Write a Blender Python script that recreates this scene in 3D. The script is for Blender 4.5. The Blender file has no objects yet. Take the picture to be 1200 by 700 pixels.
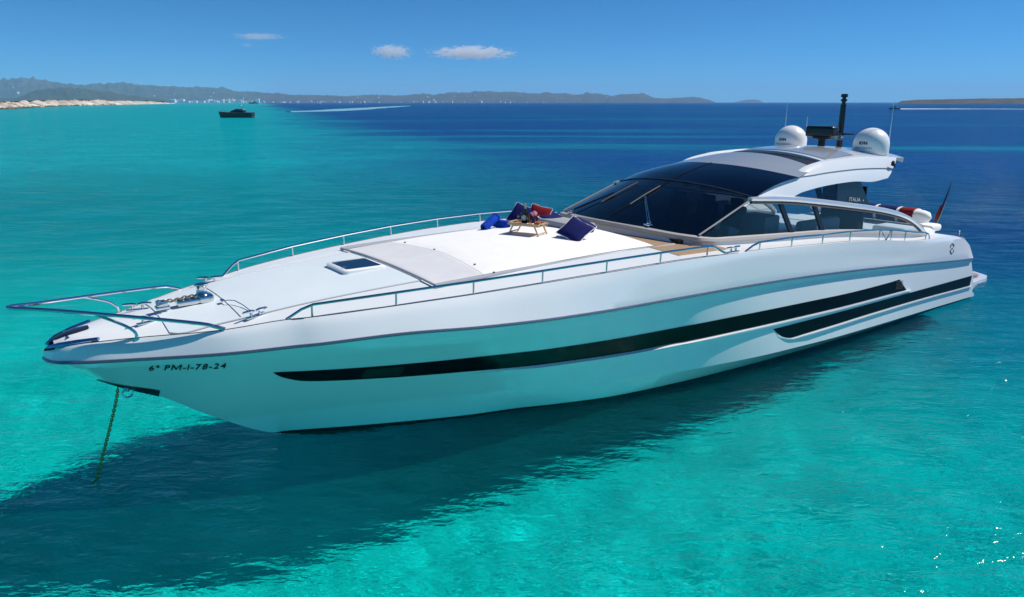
import bpy, bmesh, math, random
import numpy as np
from mathutils import Vector, Matrix
R=math.radians
scene=bpy.context.scene
COL=scene.collection

# ------------------------------------------------------------------ camera, sky, sun, exposure
CAM_H=5.6; PITCH=14.890
cam_d=bpy.data.cameras.new('camera'); cam=bpy.data.objects.new('camera',cam_d); COL.objects.link(cam)
cam_d.sensor_width=36; cam_d.lens=36*865/1200; cam_d.clip_start=.1; cam_d.clip_end=120000
cam.location=(0,0,CAM_H); cam.rotation_euler=(R(90-PITCH),0,0)
scene.camera=cam
SUN_EL,SUN_AZ=R(50),R(75)                       # azimuth clockwise from +Y
world=bpy.data.worlds.new('World'); scene.world=world; world.use_nodes=True
nt=world.node_tree; nt.nodes.clear()
sky=nt.nodes.new('ShaderNodeTexSky'); sky.sky_type='NISHITA'; sky.sun_disc=False
sky.sun_elevation=SUN_EL; sky.sun_rotation=SUN_AZ
sky.altitude=0; sky.air_density=0.5; sky.dust_density=0.0; sky.ozone_density=6.0
hs=nt.nodes.new('ShaderNodeMix'); hs.data_type='RGBA'; hs.blend_type='MULTIPLY'; hs.inputs[0].default_value=1; hs.inputs[7].default_value=(.215,.69,.90,1)   # clear, dry, deep blue air
bg=nt.nodes.new('ShaderNodeBackground'); bg.inputs['Strength'].default_value=0.10
wo=nt.nodes.new('ShaderNodeOutputWorld')
nt.links.new(sky.outputs[0],hs.inputs[6]); nt.links.new(hs.outputs[2],bg.inputs['Color']); nt.links.new(bg.outputs[0],wo.inputs['Surface'])
sd=bpy.data.lights.new('sun','SUN'); sun=bpy.data.objects.new('sun',sd); COL.objects.link(sun)
sd.energy=4.4; sd.angle=R(.5); sd.color=(1,.96,.90)
sv=Vector((math.sin(SUN_AZ)*math.cos(SUN_EL),math.cos(SUN_AZ)*math.cos(SUN_EL),math.sin(SUN_EL)))
sun.rotation_euler=sv.to_track_quat('Z','Y').to_euler(); sun.location=(0,0,60)
vs=scene.view_settings; vs.view_transform='Standard'; vs.look='None'; vs.exposure=0.2; vs.gamma=1; vs.use_curve_mapping=False
scene.cycles.max_bounces=8; scene.cycles.volume_bounces=8; scene.cycles.transparent_max_bounces=12; scene.cycles.sample_clamp_indirect=6

HAZE=.00006

# ------------------------------------------------------------------ helpers
def mat(name,col,rough=.5,metal=0.,spec=.5,coat=0.,noise=None,bump=None):
    m=bpy.data.materials.new(name); m.use_nodes=True; n=m.node_tree; b=n.nodes['Principled BSDF']
    b.inputs['Base Color'].default_value=(*col,1); b.inputs['Roughness'].default_value=rough; b.inputs['Metallic'].default_value=metal
    b.inputs['Specular IOR Level'].default_value=spec; b.inputs['Coat Weight'].default_value=coat; b.inputs['Coat Roughness'].default_value=.05
    if noise or bump: tc=n.nodes.new('ShaderNodeTexCoord')
    if noise:
        sc,amt,detail=noise
        t=n.nodes.new('ShaderNodeTexNoise'); t.inputs['Scale'].default_value=sc; t.inputs['Detail'].default_value=detail
        r=n.nodes.new('ShaderNodeMapRange'); r.inputs[1].default_value=.3; r.inputs[2].default_value=.7; r.inputs[3].default_value=1-amt; r.inputs[4].default_value=1+amt
        v=n.nodes.new('ShaderNodeVectorMath'); v.operation='SCALE'; v.inputs[0].default_value=col
        n.links.new(tc.outputs['Object'],t.inputs['Vector']); n.links.new(t.outputs[0],r.inputs[0]); n.links.new(r.outputs[0],v.inputs['Scale']); n.links.new(v.outputs[0],b.inputs['Base Color'])
    if bump:
        sc,st,ds=bump
        t=n.nodes.new('ShaderNodeTexNoise'); t.inputs['Scale'].default_value=sc; t.inputs['Detail'].default_value=3
        q=n.nodes.new('ShaderNodeBump'); q.inputs['Strength'].default_value=st; q.inputs['Distance'].default_value=ds
        n.links.new(tc.outputs['Object'],t.inputs['Vector']); n.links.new(t.outputs[0],q.inputs['Height']); n.links.new(q.outputs[0],b.inputs['Normal'])
    return m
def glass(name,tint,opacity,rough=.02,base=(.004,.006,.01)):
    """tinted pane: part of the light passes through it, the rest is absorbed, and it mirrors by Fresnel"""
    m=bpy.data.materials.new(name); m.use_nodes=True; n=m.node_tree; n.nodes.clear()
    o=n.nodes.new('ShaderNodeOutputMaterial'); tr=n.nodes.new('ShaderNodeBsdfTransparent'); tr.inputs[0].default_value=(*tint,1)
    pb=n.nodes.new('ShaderNodeBsdfDiffuse'); pb.inputs[0].default_value=(*base,1)
    mx=n.nodes.new('ShaderNodeMixShader'); mx.inputs[0].default_value=opacity
    gl=n.nodes.new('ShaderNodeBsdfGlossy'); gl.inputs['Roughness'].default_value=rough
    fr=n.nodes.new('ShaderNodeFresnel'); fr.inputs[0].default_value=1.5
    m2=n.nodes.new('ShaderNodeMixShader')
    n.links.new(tr.outputs[0],mx.inputs[1]); n.links.new(pb.outputs[0],mx.inputs[2]); n.links.new(fr.outputs[0],m2.inputs[0])
    n.links.new(mx.outputs[0],m2.inputs[1]); n.links.new(gl.outputs[0],m2.inputs[2]); n.links.new(m2.outputs[0],o.inputs[0])
    return m
class MB:
    """collects shapes; build() links them as one mesh object"""
    def __init__(s): s.bm=bmesh.new()
    def grid(s,rows,close_u=False,close_v=False,mi=0,flip=False):
        vs_=[[s.bm.verts.new(p) for p in r] for r in rows]; nr=len(vs_); nc=len(vs_[0])
        for i in range(nr if close_v else nr-1):
            for j in range(nc if close_u else nc-1):
                a=[vs_[i][j],vs_[i][(j+1)%nc],vs_[(i+1)%nr][(j+1)%nc],vs_[(i+1)%nr][j]]
                if flip: a.reverse()
                try: f=s.bm.faces.new(a); f.material_index=mi(i,j) if callable(mi) else mi
                except ValueError: pass
        return vs_
    def face(s,pts,mi=0):
        f=s.bm.faces.new([s.bm.verts.new(p) for p in pts]); f.material_index=mi; return f
    def box(s,c,size,rot=None,bevel=0.,seg=2,mi=0):
        M=Matrix.Translation(c)@(rot.to_matrix().to_4x4() if rot is not None else Matrix.Identity(4))@Matrix.Diagonal((*size,1))
        r=bmesh.ops.create_cube(s.bm,size=1,matrix=M); vv=r['verts']
        for f in {f for v in vv for f in v.link_faces}: f.material_index=mi
        if bevel>0: bmesh.ops.bevel(s.bm,geom=list({e for v in vv for e in v.link_edges}),offset=bevel,segments=seg,affect='EDGES',profile=.5)
        return s
    def tube(s,pts,r,n=8,closed=False,mi=0,caps=True,flat=1.0):
        pts=[Vector(p) for p in pts]; N=len(pts); rings=[]; up=Vector((0,0,1))
        for i,p in enumerate(pts):
            if closed: t=pts[(i+1)%N]-pts[i-1]
            else: t=pts[min(i+1,N-1)]-pts[max(i-1,0)]
            t.normalize(); u=up if abs(t.dot(up))<.95 else Vector((1,0,0))
            a=t.cross(u).normalized(); b=a.cross(t).normalized(); rr=r[i] if isinstance(r,(list,tuple)) else r
            rings.append([p+a*rr*math.cos(2*math.pi*k/n)+b*rr*flat*math.sin(2*math.pi*k/n) for k in range(n)])
        g=s.grid(rings,close_u=True,close_v=closed,mi=mi)
        if caps and not closed:
            for ring in (g[0],g[-1]):
                try: s.bm.faces.new(ring).material_index=mi
                except ValueError: pass
        return s
    def lathe(s,prof,c=(0,0,0),n=20,axis=None,mi=0):
        M=Matrix.Translation(c)@(axis.to_matrix().to_4x4() if axis is not None else Matrix.Identity(4))
        rows=[[M@Vector((r*math.cos(2*math.pi*k/n),r*math.sin(2*math.pi*k/n),z)) for k in range(n)] for r,z in prof]
        g=s.grid(rows,close_u=True,mi=mi)
        for ring in (g[0],g[-1]):
            try: s.bm.faces.new(ring).material_index=mi
            except ValueError: pass
        return s
    def prism(s,poly,off,mi=0):
        """closed polygon (3d points) pushed along off"""
        off=Vector(off); a=[s.bm.verts.new(p) for p in poly]; b=[s.bm.verts.new(Vector(p)+off) for p in poly]; n=len(a)
        fs=[s.bm.faces.new(a),s.bm.faces.new(b[::-1])]+[s.bm.faces.new((a[i],a[(i+1)%n],b[(i+1)%n],b[i])) for i in range(n)]
        for f in fs: f.material_index=mi
        return s
    def build(s,name,mats,parent=None,smooth=35,recalc=True,loc=None,rotz=None,merge=True):
        if merge: bmesh.ops.remove_doubles(s.bm,verts=s.bm.verts,dist=1e-5)
        if recalc: bmesh.ops.recalc_face_normals(s.bm,faces=s.bm.faces)
        me=bpy.data.meshes.new(name); s.bm.to_mesh(me); s.bm.free()
        for m in (mats if isinstance(mats,(list,tuple)) else [mats]): me.materials.append(m)
        if smooth:
            me.shade_smooth(); me.set_sharp_from_angle(angle=R(smooth))
        o=bpy.data.objects.new(name,me); COL.objects.link(o)
        if parent is not None: o.parent=parent
        if loc is not None: o.location=loc
        if rotz is not None: o.rotation_euler=(0,0,rotz)
        return o
def tag(o,label=None,cat=None,group=None,kind=None):
    if label: o['label']=label
    if cat: o['category']=cat
    if group: o['group']=group
    if kind: o['kind']=kind
    return o
def empty(name,loc,rotz=0):
    o=bpy.data.objects.new(name,None); COL.objects.link(o); o.location=loc; o.rotation_euler=(0,0,rotz); o.empty_display_size=.3; return o
def copy_tree(o,parent=None):
    c=o.copy(); COL.objects.link(c)
    if parent is not None: c.parent=parent
    for ch in list(o.children): copy_tree(ch,c)
    return c
def curve_pts(pts,n):
    """smooth Catmull-Rom run through points"""
    P=[Vector(p) for p in pts]; out=[]
    P=[P[0]*2-P[1]]+P+[P[-1]*2-P[-2]]; S=len(P)-3
    for k in range(n+1):
        u=k/n*S; i=min(int(u),S-1); t=u-i; a,b,c,d=P[i:i+4]
        out.append(.5*((2*b)+(c-a)*t+(2*a-5*b+4*c-d)*t*t+(3*b-a-3*c+d)*t**3))
    return out
def mono(pts):
    """smooth shape-preserving curve through (x, y) points"""
    X=np.array([p[0] for p in pts],float); Y=np.array([p[1] for p in pts],float)
    h_=np.diff(X); dl=np.diff(Y)/h_; m=np.zeros(len(X)); m[0]=dl[0]; m[-1]=dl[-1]
    for i in range(1,len(X)-1):
        if dl[i-1]*dl[i]>0:
            w1=2*h_[i]+h_[i-1]; w2=h_[i]+2*h_[i-1]
            m[i]=(w1+w2)/(w1/dl[i-1]+w2/dl[i])
    def fn(x):
        x=float(min(max(x,X[0]),X[-1])); i=int(min(max(np.searchsorted(X,x)-1,0),len(X)-2))
        t=(x-X[i])/h_[i]; t2=t*t; t3=t2*t
        return float((2*t3-3*t2+1)*Y[i]+(t3-2*t2+t)*h_[i]*m[i]+(-2*t3+3*t2)*Y[i+1]+(t3-t2)*h_[i]*m[i+1])
    return fn
X0,X1=-3.27,19.35
# x runs aft from the stem at the waterline; w is the half breadth; z the height
wK=mono([(-3.27,0.000),(-3.24,0.140),(-3.15,0.300),(-2.87,0.560),(-2.25,0.960),(-1.12,1.640),(-0.29,2.010),(0.02,2.170),(1.20,2.570),(2.40,2.859),(3.83,3.048),(5.25,3.109),(6.68,3.110),(8.10,3.089),(9.53,3.062),(10.95,3.031),(12.38,2.994),(13.80,2.947),(15.23,2.889),(16.65,2.824),(18.07,2.755),(19.50,2.687)])
zK=mono([(-3.27,2.070),(-2.88,2.090),(-2.25,2.120),(-0.82,2.190),(1.18,2.290),(2.40,2.250),(3.83,2.205),(5.25,2.168),(6.68,2.131),(8.10,2.085),(9.53,2.025),(10.95,1.948),(12.38,1.853),(13.80,1.741),(15.23,1.617),(16.65,1.486),(18.07,1.356),(19.50,1.239)])
wG=mono([(-3.27,0),(-3.24,.05),(-3.15,.20),(-2.87,.44),(-2.15,.83),(-1.12,1.45),(-.28,1.76),(.03,1.93),(1.2,2.31),(2.4,2.59),(3.6,2.80),(4.87,2.945),(6.1,3.02),(8.5,3.03),(11,2.97),(14,2.88),(16.5,2.76),(18,2.62),(19.35,2.46)])
zG=mono([(-3.27,2.17),(-2.9,2.30),(-2.15,2.37),(-1.1,2.46),(-.28,2.545),(1.2,2.64),(2.4,2.695),(3.6,2.745),(4.87,2.78),(6.1,2.795),(8.5,2.74),(10,2.66),(11.3,2.58),(12.3,2.52),(13.6,2.41),(14.6,2.29),(15.5,2.18),(16.3,2.12),(17.1,2.10),(18.4,1.98),(18.95,1.88),(19.35,1.70)])
zS_=mono([(8.05,2.660),(11.06,2.280),(13.29,2.040),(15.26,1.830),(15.96,1.880),(17.51,1.950),(18.4,1.92),(18.95,1.82),(19.35,1.62)])
zL=mono([(-3.20,1.980),(-2.90,1.980),(-2.20,2.000),(-0.77,2.040),(0.33,2.070),(1.22,2.080),(2.40,2.073),(3.83,2.023),(5.25,1.990),(6.68,1.961),(8.10,1.925),(9.53,1.874),(10.95,1.805),(12.38,1.715),(13.80,1.606),(15.23,1.483),(16.65,1.354),(18.07,1.229),(19.50,1.123)])
zST=mono([(-3.27,2.0),(-3.15,1.90),(-2.85,1.72),(-2.32,1.385),(-1.785,1.10),(-1.213,.685),(-.426,.197),(0,0),(.5,-.25),(1.5,-.55),(4,-.75),(19.35,-.6)])
wC=mono([(-0.85,0.000),(0.00,0.360),(1.50,0.980),(3.05,1.600),(4.00,1.982),(5.92,2.543),(7.85,2.886),(9.77,3.048),(11.70,3.075),(13.62,3.014),(15.55,2.912),(17.47,2.808),(19.40,2.727)])
zC=mono([(-0.85,0.450),(0.00,0.480),(3.00,0.520),(4.00,0.524),(5.92,0.493),(7.85,0.454),(9.77,0.406),(11.70,0.349),(13.62,0.285),(15.55,0.216),(17.47,0.147),(19.40,0.082)])
wW=mono([(0,0),(1.54,.73),(3.05,1.32),(3.86,1.53),(4.63,1.82),(5.95,2.2),(8.8,2.49),(11.75,2.62),(15.6,2.66),(19.35,2.62)])
def wS(x):
    a=wG(x)+.55*(wK(x)-wG(x)); b=wG(x)+.44*(wK(x)-wG(x))+.012*min(1,max(0,(x+3.2)/.6)); t=min(1,max(0,(x-6.5)/3)); return b*(1-t)+a*t
def zS(x):
    b=zG(x)+.40*(zK(x)-zG(x)); t=min(1,max(0,(x-6.5)/3)); t=t*t*(3-2*t); return b*(1-t)+zS_(x)*t
wLq=mono([(-3.20,0.020),(-2.95,0.420),(-2.25,0.870),(-1.12,1.530),(-0.29,1.890),(0.02,2.040),(1.20,2.460),(2.40,2.768),(3.83,2.977),(5.25,3.050),(6.68,3.058),(8.10,3.039),(9.53,3.012),(10.95,2.981),(12.38,2.944),(13.80,2.897),(15.23,2.839),(16.65,2.773),(18.07,2.703),(19.50,2.637)])
def wLf(x): return wLq(x)
def sec(x,t):
    """panel between the knuckle's lower edge (t=0) and the chine or stem (t=1): returns w, z"""
    l=(wLf(x),max(zL(x),zST(x))); c=(wC(x) if x>-.85 else 0.0, max(zC(x) if x>-.85 else -9, zST(x)))
    fl=min(1,max(0,(6.5-x)/6.5)); b=.42*fl*fl   # concave flare towards the bow
    mx=.5*(l[0]+c[0])-b*.15*min(1,l[0]); mz=.5*(l[1]+c[1])-b*.1
    if x>7: mx+=.02
    a=(1-t)**2; e=2*t*(1-t); g=t*t
    return max(0,a*l[0]+e*mx+g*c[0]), a*l[1]+e*mz+g*c[1]
def rake(x,z):
    """the transom leans aft towards the water"""
    k=min(1,max(0,(x-17.5)/1.85)); return x+(1.29-z)*.30*k*k

from mathutils import noise as mnoise
# ------------------------------------------------------------------ the sea
def sea_material(part):
    m=bpy.data.materials.new('sea' if part=='surface' else 'sandy_bottom'); m.use_nodes=True; n=m.node_tree; n.nodes.clear(); L=n.links.new
    def N(t,**k):
        q=n.nodes.new(t)
        for a,b in k.items(): setattr(q,a,b)
        return q
    def math_(op,a,b=None,c=None,clamp=False):
        q=N('ShaderNodeMath',operation=op); q.use_clamp=clamp
        for i,v in enumerate((a,b,c)):
            if v is None: continue
            if isinstance(v,(int,float)): q.inputs[i].default_value=v
            else: L(v,q.inputs[i])
        return q.outputs[0]
    def noise(scale,detail=3,rough=.5,dist=0.):
        mp=N('ShaderNodeMapping'); mp.inputs['Scale'].default_value=scale; L(geo.outputs['Position'],mp.inputs[0])
        t=N('ShaderNodeTexNoise'); t.inputs['Scale'].default_value=1; t.inputs['Detail'].default_value=detail; t.inputs['Roughness'].default_value=rough; t.inputs['Distortion'].default_value=dist
        L(mp.outputs[0],t.inputs['Vector']); return t.outputs[0]
    def ramp(v,a,b,c=0.,d=1.,sm=True):
        q=N('ShaderNodeMapRange',interpolation_type='SMOOTHSTEP' if sm else 'LINEAR')
        for i,x in enumerate((a,b,c,d)): q.inputs[i+1].default_value=x
        L(v,q.inputs[0]); return q.outputs[0]
    def mixc(f,a,b):
        q=N('ShaderNodeMix',data_type='RGBA')
        if isinstance(f,float): q.inputs[0].default_value=f
        else: L(f,q.inputs[0])
        for i,v in ((6,a),(7,b)):
            if isinstance(v,tuple): q.inputs[i].default_value=(*v,1)
            else: L(v,q.inputs[i])
        return q.outputs[2]
    geo=N('ShaderNodeNewGeometry'); sp=N('ShaderNodeSeparateXYZ'); L(geo.outputs['Position'],sp.inputs[0]); X,Y=sp.outputs[0],sp.outputs[1]
    # sand and seagrass: where the bottom drops away and the weed begins the water turns from turquoise to deep blue
    s=math_('ADD',X,math_('MULTIPLY',math_('SUBTRACT',Y,50.),.33))
    s=math_('ADD',s,math_('MULTIPLY',math_('SUBTRACT',noise((.03,.03,.03),4,.6,.6),.5),44.))
    s=math_('ADD',s,math_('MULTIPLY',math_('SUBTRACT',noise((.002,.0008,.002),3),.5),math_('MULTIPLY',ramp(Y,150,900),150.)))
    deep=ramp(s,-24,20)
    band=math_('MULTIPLY',ramp(Y,70,105),ramp(Y,170,125))
    patch=ramp(noise((.006,.03,.01),4,.6,.4),.48,.62)
    deep=math_('MULTIPLY',deep,math_('SUBTRACT',1.,math_('MULTIPLY',math_('ADD',math_('MULTIPLY',band,.35),.18),patch)),None,True)
    near=ramp(Y,38,14)
    teal=mixc(near,TEAL_FAR,TEAL_NEAR)
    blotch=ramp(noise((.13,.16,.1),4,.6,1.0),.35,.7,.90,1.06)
    web=ramp(noise((1.0,1.7,1.0),5,.65,1.6),.35,.68,.80,1.22)     # painted caustics: sunlight focused by ripples, put into the sand colour
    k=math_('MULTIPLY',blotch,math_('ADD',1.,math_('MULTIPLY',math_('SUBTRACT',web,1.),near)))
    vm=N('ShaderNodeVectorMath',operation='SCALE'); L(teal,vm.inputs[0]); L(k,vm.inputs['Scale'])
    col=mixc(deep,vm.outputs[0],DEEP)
    # ripples: crests lie roughly across the view
    h1=noise((1.3,2.6,1.5),3,.55,.3); h2=noise((5.,9.,5.),3,.6,.2); h3=noise((.25,.6,.3),2); h4=noise((.07,.22,.1),3); h5=noise((.55,1.1,.6),3,.6,.3)
    hh=math_('ADD',math_('ADD',math_('MULTIPLY',h1,.055),math_('MULTIPLY',h2,.016)),math_('ADD',math_('ADD',math_('MULTIPLY',h3,.14),math_('MULTIPLY',h5,math_('MULTIPLY',ramp(Y,18,40),.30))),math_('MULTIPLY',h4,math_('MULTIPLY',ramp(Y,30,110),.7))))
    if part=='bottom':
        df=N('ShaderNodeBsdfDiffuse'); L(col,df.inputs[0]); o=N('ShaderNodeOutputMaterial'); L(df.outputs[0],o.inputs[0]); return m
    bp=N('ShaderNodeBump'); bp.inputs['Strength'].default_value=1.; bp.inputs['Distance'].default_value=WAVE_BUMP; L(hh,bp.inputs['Height'])
    rf=N('ShaderNodeBsdfRefraction'); rf.inputs['IOR'].default_value=1.33; rf.inputs['Roughness'].default_value=0
    b2=N('ShaderNodeBump'); b2.inputs['Strength'].default_value=1.; b2.inputs['Distance'].default_value=VIEW_BUMP; L(hh,b2.inputs['Height']); L(b2.outputs[0],rf.inputs['Normal'])
    body=N('ShaderNodeBsdfDiffuse'); L(col,body.inputs[0]); L(bp.outputs[0],body.inputs['Normal'])      # light scattered back by the water itself
    df=N('ShaderNodeMixShader'); L(ramp(Y,20,75,TURBID,.75),df.inputs[0]); L(rf.outputs[0],df.inputs[1]); L(body.outputs[0],df.inputs[2])
    gl=N('ShaderNodeBsdfGlossy'); gl.inputs['Roughness'].default_value=.06; gl.inputs[0].default_value=(1,1,1,1); L(bp.outputs[0],gl.inputs['Normal'])
    fr=N('ShaderNodeFresnel'); fr.inputs[0].default_value=1.33; L(bp.outputs[0],fr.inputs['Normal'])
    fac=math_('MINIMUM',math_('MULTIPLY',fr.outputs[0],.65),.18)       # a rough sea never turns into a full mirror
    mx=N('ShaderNodeMixShader'); L(fac,mx.inputs[0]); L(df.outputs[0],mx.inputs[1]); L(gl.outputs[0],mx.inputs[2])
    o=N('ShaderNodeOutputMaterial'); L(mx.outputs[0],o.inputs[0]); return m
TEAL_NEAR=(.0015,.65,.58); TEAL_FAR=(.001,.37,.42); DEEP=(.001,.065,.25); WAVE_BUMP=1.6; VIEW_BUMP=1.4; TURBID=.03
def axis(a,b,h,lo,hi,g=1.06):
    mid=list(np.arange(a,b+h/2,h)); up=[]; x,s=mid[-1],h
    while x<hi: s*=g; x+=s; up.append(x)
    dn=[]; x,s=mid[0],h
    while x>lo: s*=g; x-=s; dn.append(x)
    return np.array(dn[::-1]+mid+up)
SEA_R=24000
ax=axis(-10,16,.062,-SEA_R,SEA_R,1.055); ay=axis(6.5,24,.062,-300,SEA_R,1.055)
GX,GY=np.meshgrid(ax,ay); dx=np.gradient(ax)[None,:]; dy=np.gradient(ay)[:,None]; cell=np.maximum(dx,dy)+0*GX
rng=np.random.RandomState(7); Z=np.zeros_like(GX)
for k in range(72):
    lam=.24*(6/.24)**rng.rand(); th=R(-90)+rng.normal()*R(34)+R(8); ph=rng.rand()*6.283
    amp=.012*lam/6.283*(.9 if lam<.8 else .4)
    fade=np.clip(1.6-cell*4/lam,0,1)
    q=2*math.pi/lam*(GX*math.cos(th)+GY*math.sin(th))+ph
    Z+=amp*fade*(np.sin(q)+.25*np.sin(2*q+.6))
V_=np.stack([GX,GY,Z],-1).reshape(-1,3); ny,nx=GX.shape
idx=np.arange(ny*nx).reshape(ny,nx); F_=np.stack([idx[:-1,:-1],idx[:-1,1:],idx[1:,1:],idx[1:,:-1]],-1).reshape(-1,4)
me=bpy.data.meshes.new('water'); me.vertices.add(len(V_)); me.vertices.foreach_set('co',V_.ravel()); me.loops.add(F_.size); me.loops.foreach_set('vertex_index',F_.ravel().astype(np.int32))
me.polygons.add(len(F_)); me.polygons.foreach_set('loop_start',np.arange(0,F_.size,4,dtype=np.int32)); me.polygons.foreach_set('loop_total',np.full(len(F_),4,dtype=np.int32))
me.update(); me.validate(); me.shade_smooth(); me.materials.append(sea_material('surface'))
water=bpy.data.objects.new('water',me); COL.objects.link(water); tag(water,kind='structure')
DEPTH=2.7
b=MB(); b.grid([[(x,y,-DEPTH) for x in (-SEA_R,-300,-40,40,300,SEA_R)] for y in (-300,-20,60,300,SEA_R)]); seabed=b.build('seabed',sea_material('bottom'),smooth=0); tag(seabed,kind='structure')
water.cycles.is_caustics_caster=True; seabed.cycles.is_caustics_receiver=True; sd.cycles.is_caustics_light=True

# ------------------------------------------------------------------ land on the horizon
def at(px,D,z=0.): return Vector(((px-600)/865*D*1.0,D,z))          # bearing as seen from the camera, D metres out
def noise1(x,seed,oct=5,base=1.):
    v=0.;a=1.;f=base
    for o in range(oct):
        i=math.floor(x*f); t=x*f-i; t=t*t*(3-2*t)
        r0=random.Random(seed*7919+o*104729+i).random(); r1=random.Random(seed*7919+o*104729+i+1).random()
        v+=a*((r0*(1-t)+r1*t)-.5); a*=.5; f*=2
    return v
def land_mat(name,a,b,scale,c=None):
    m=bpy.data.materials.new(name); m.use_nodes=True; n=m.node_tree; bs=n.nodes['Principled BSDF']; bs.inputs['Roughness'].default_value=.95; bs.inputs['Specular IOR Level'].default_value=.1
    g=n.nodes.new('ShaderNodeNewGeometry'); t=n.nodes.new('ShaderNodeTexNoise'); t.inputs['Scale'].default_value=scale; t.inputs['Detail'].default_value=6; t.inputs['Roughness'].default_value=.65
    cr=n.nodes.new('ShaderNodeValToRGB'); e=cr.color_ramp.elements; e[0].position=.38; e[0].color=(*a,1); e[1].position=.62; e[1].color=(*b,1)
    if c: q=e.new(.68); q.color=(*c,1)
    n.links.new(g.outputs['Position'],t.inputs['Vector']); n.links.new(t.outputs[0],cr.inputs[0]); n.links.new(cr.outputs[0],bs.inputs['Base Color']); return m
def ridge(name,D0,D1,prof,material,seed,step=1.5,rough=.16,rows=16,kind='structure'):
    """a range of hills: its crest follows prof = (bearing px, crest px above the horizon) at distance D1, its foot lies at D0"""
    xs=[p[0] for p in prof]; hs_=[p[1] for p in prof]; out=[]
    n=int((xs[-1]-xs[0])/step)
    for j in range(rows+1):
        v=j/rows; D=D0+(D1-D0)*(v if v<.75 else .75+(v-.75)*1.6); row=[]
        for i in range(n+1):
            px=xs[0]+(xs[-1]-xs[0])*i/n; H=np.interp(px,xs,hs_)/865*D1
            e=math.sin(min(1,v/.75)*math.pi/2)**1.3 if v<=.75 else math.cos((v-.75)/.25*math.pi/2)
            z=H*e*(1+rough*.8*mnoise.fractal(Vector((px*.05,v*3.,seed)),.9,2.1,4)*min(1,(1-v)*3+.25)+rough*.55*mnoise.fractal(Vector((px*.17,v*8.,seed+.5)),.8,2.2,4))
            row.append(at(px,D,max(z,0)-(3 if j in (0,rows) else 0)+.2))
        out.append(row)
    b=MB(); b.grid(out); o=b.build(name,material,smooth=60,merge=False,recalc=False); tag(o,kind=kind); return o
M_hill=land_mat('hill_scrub',(.030,.042,.026),(.075,.080,.045),.006,(.16,.14,.10))
M_hill2=land_mat('pine_hill',(.032,.050,.030),(.07,.085,.045),.012)
M_isle=land_mat('dry_headland',(.045,.045,.028),(.10,.085,.055),.02)
hA=ridge('hills',8200,11500,[(-520,6),(-430,14),(-330,19),(-220,17),(-140,21),(-60,22),(0,22.5),(20,23),(42,24.5),(62,23.5),(85,20),(112,17),(128,18),(150,19.5),(175,18.5),(200,16.5),(222,15.5),(250,15.5),(275,14),(300,11),(330,9.5),(360,7.5),(395,7),(415,6.5)],M_hill,3)
hB=ridge('hills',5200,6300,[(-300,3),(-220,8),(-120,5),(-40,3),(40,5),(56,11),(75,15),(92,16),(112,15.5),(130,13.5),(150,10.5),(170,7.5),(190,5),(215,2.5)],M_hill2,11)
hC=ridge('hills',8600,11800,[(395,5.5),(425,7),(450,7.6),(470,7),(500,9),(520,8.6),(545,10.4),(560,11),(585,10.4),(605,10.6),(625,9),(645,10),(660,9.2),(675,8),(685,9.6),(700,8.8),(712,7),(725,8.3),(742,9.2),(752,7.5),(760,4.8),(775,4.2),(800,5.6),(812,5.2),(824,2.4),(830,.6)],M_hill,21,rough=.2)
hD=ridge('hills',13500,14500,[(852,.4),(862,2.4),(872,3.2),(880,2.8),(884,.5)],M_hill,31)
hE=ridge('headland',2600,3100,[(1036,.3),(1041,3.0),(1060,4.2),(1090,4.6),(1120,5.2),(1150,5.6),(1180,5.8),(1230,5.4),(1290,5.8),(1400,6.5),(1500,5.0),(1580,3.5),(1640,.4)],M_isle,41,rough=.06)

# pale beach with rocks and dune scrub on the left
def sand_mat():
    m=land_mat('beach_sand',(.26,.20,.145),(.70,.63,.53),.022,(.78,.72,.62)); return m
def beach_row(px): 
    wl=np.interp(px,[-480,0,30,60,100,140,180,205,218],[13.0,8.3,7.6,5.6,4.0,3.0,2.2,1.75,1.6]); D0=5.6*865/wl
    wd=np.interp(px,[-480,0,60,120,170,205,218],[300,260,420,600,520,260,40]); hp=np.interp(px,[-480,0,40,75,100,130,165,200,218],[7.0,5.2,5.8,5.6,5.2,4.4,3.0,1.6,.3])
    return D0,wd,hp
rows=[]
for j in range(15):
    v=j/14; row=[]
    for i in range(421):
        px=-480+698*i/420; D0,wd,hp=beach_row(px); D=D0+wd*v; H=(hp/865*D0)*1.25
        z=H*min(1,(v*3.2)**.8)*(1-.12*v)*(1+.45*mnoise.fractal(Vector((px*.12,v*5,7.)),.8,2.1,5))
        row.append(at(px,D,(max(z,.15) if 0<j<14 else -.6)))
    rows.append(row)
b=MB(); b.grid(rows); beach=b.build('beach',sand_mat(),smooth=60,merge=False,recalc=False); tag(beach,kind='structure')
random.seed(5)
def blobs(name,spots,material,kind='stuff'):
    b=MB()
    for p,r,sq in spots:
        M=Matrix.Translation(p)@Matrix.Diagonal((r,r,r*sq,1)); res=bmesh.ops.create_icosphere(b.bm,subdivisions=1,radius=1,matrix=M)
        for v in res['verts']: v.co+=Vector((random.uniform(-.3,.3),random.uniform(-.3,.3),random.uniform(-.25,.25)))*r
    o=b.build(name,material,smooth=0,merge=False,recalc=False); tag(o,kind=kind); return o
sp=[]
for k in range(3000):
    px=random.uniform(-470,205); D0,wd,hp=beach_row(px); v=random.choice([random.uniform(.45,1.0),random.uniform(.75,1.0)]); H=hp/865*D0*1.25
    if noise1(px*.09,99)+noise1(px*.3,98)<.05+(.3 if v<.7 else -.25): continue
    r=random.uniform(1.2,3.6)*(D0/900)**.7; sp.append((at(px,D0+wd*v,H*.9+r*.1),r,.55))
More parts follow.
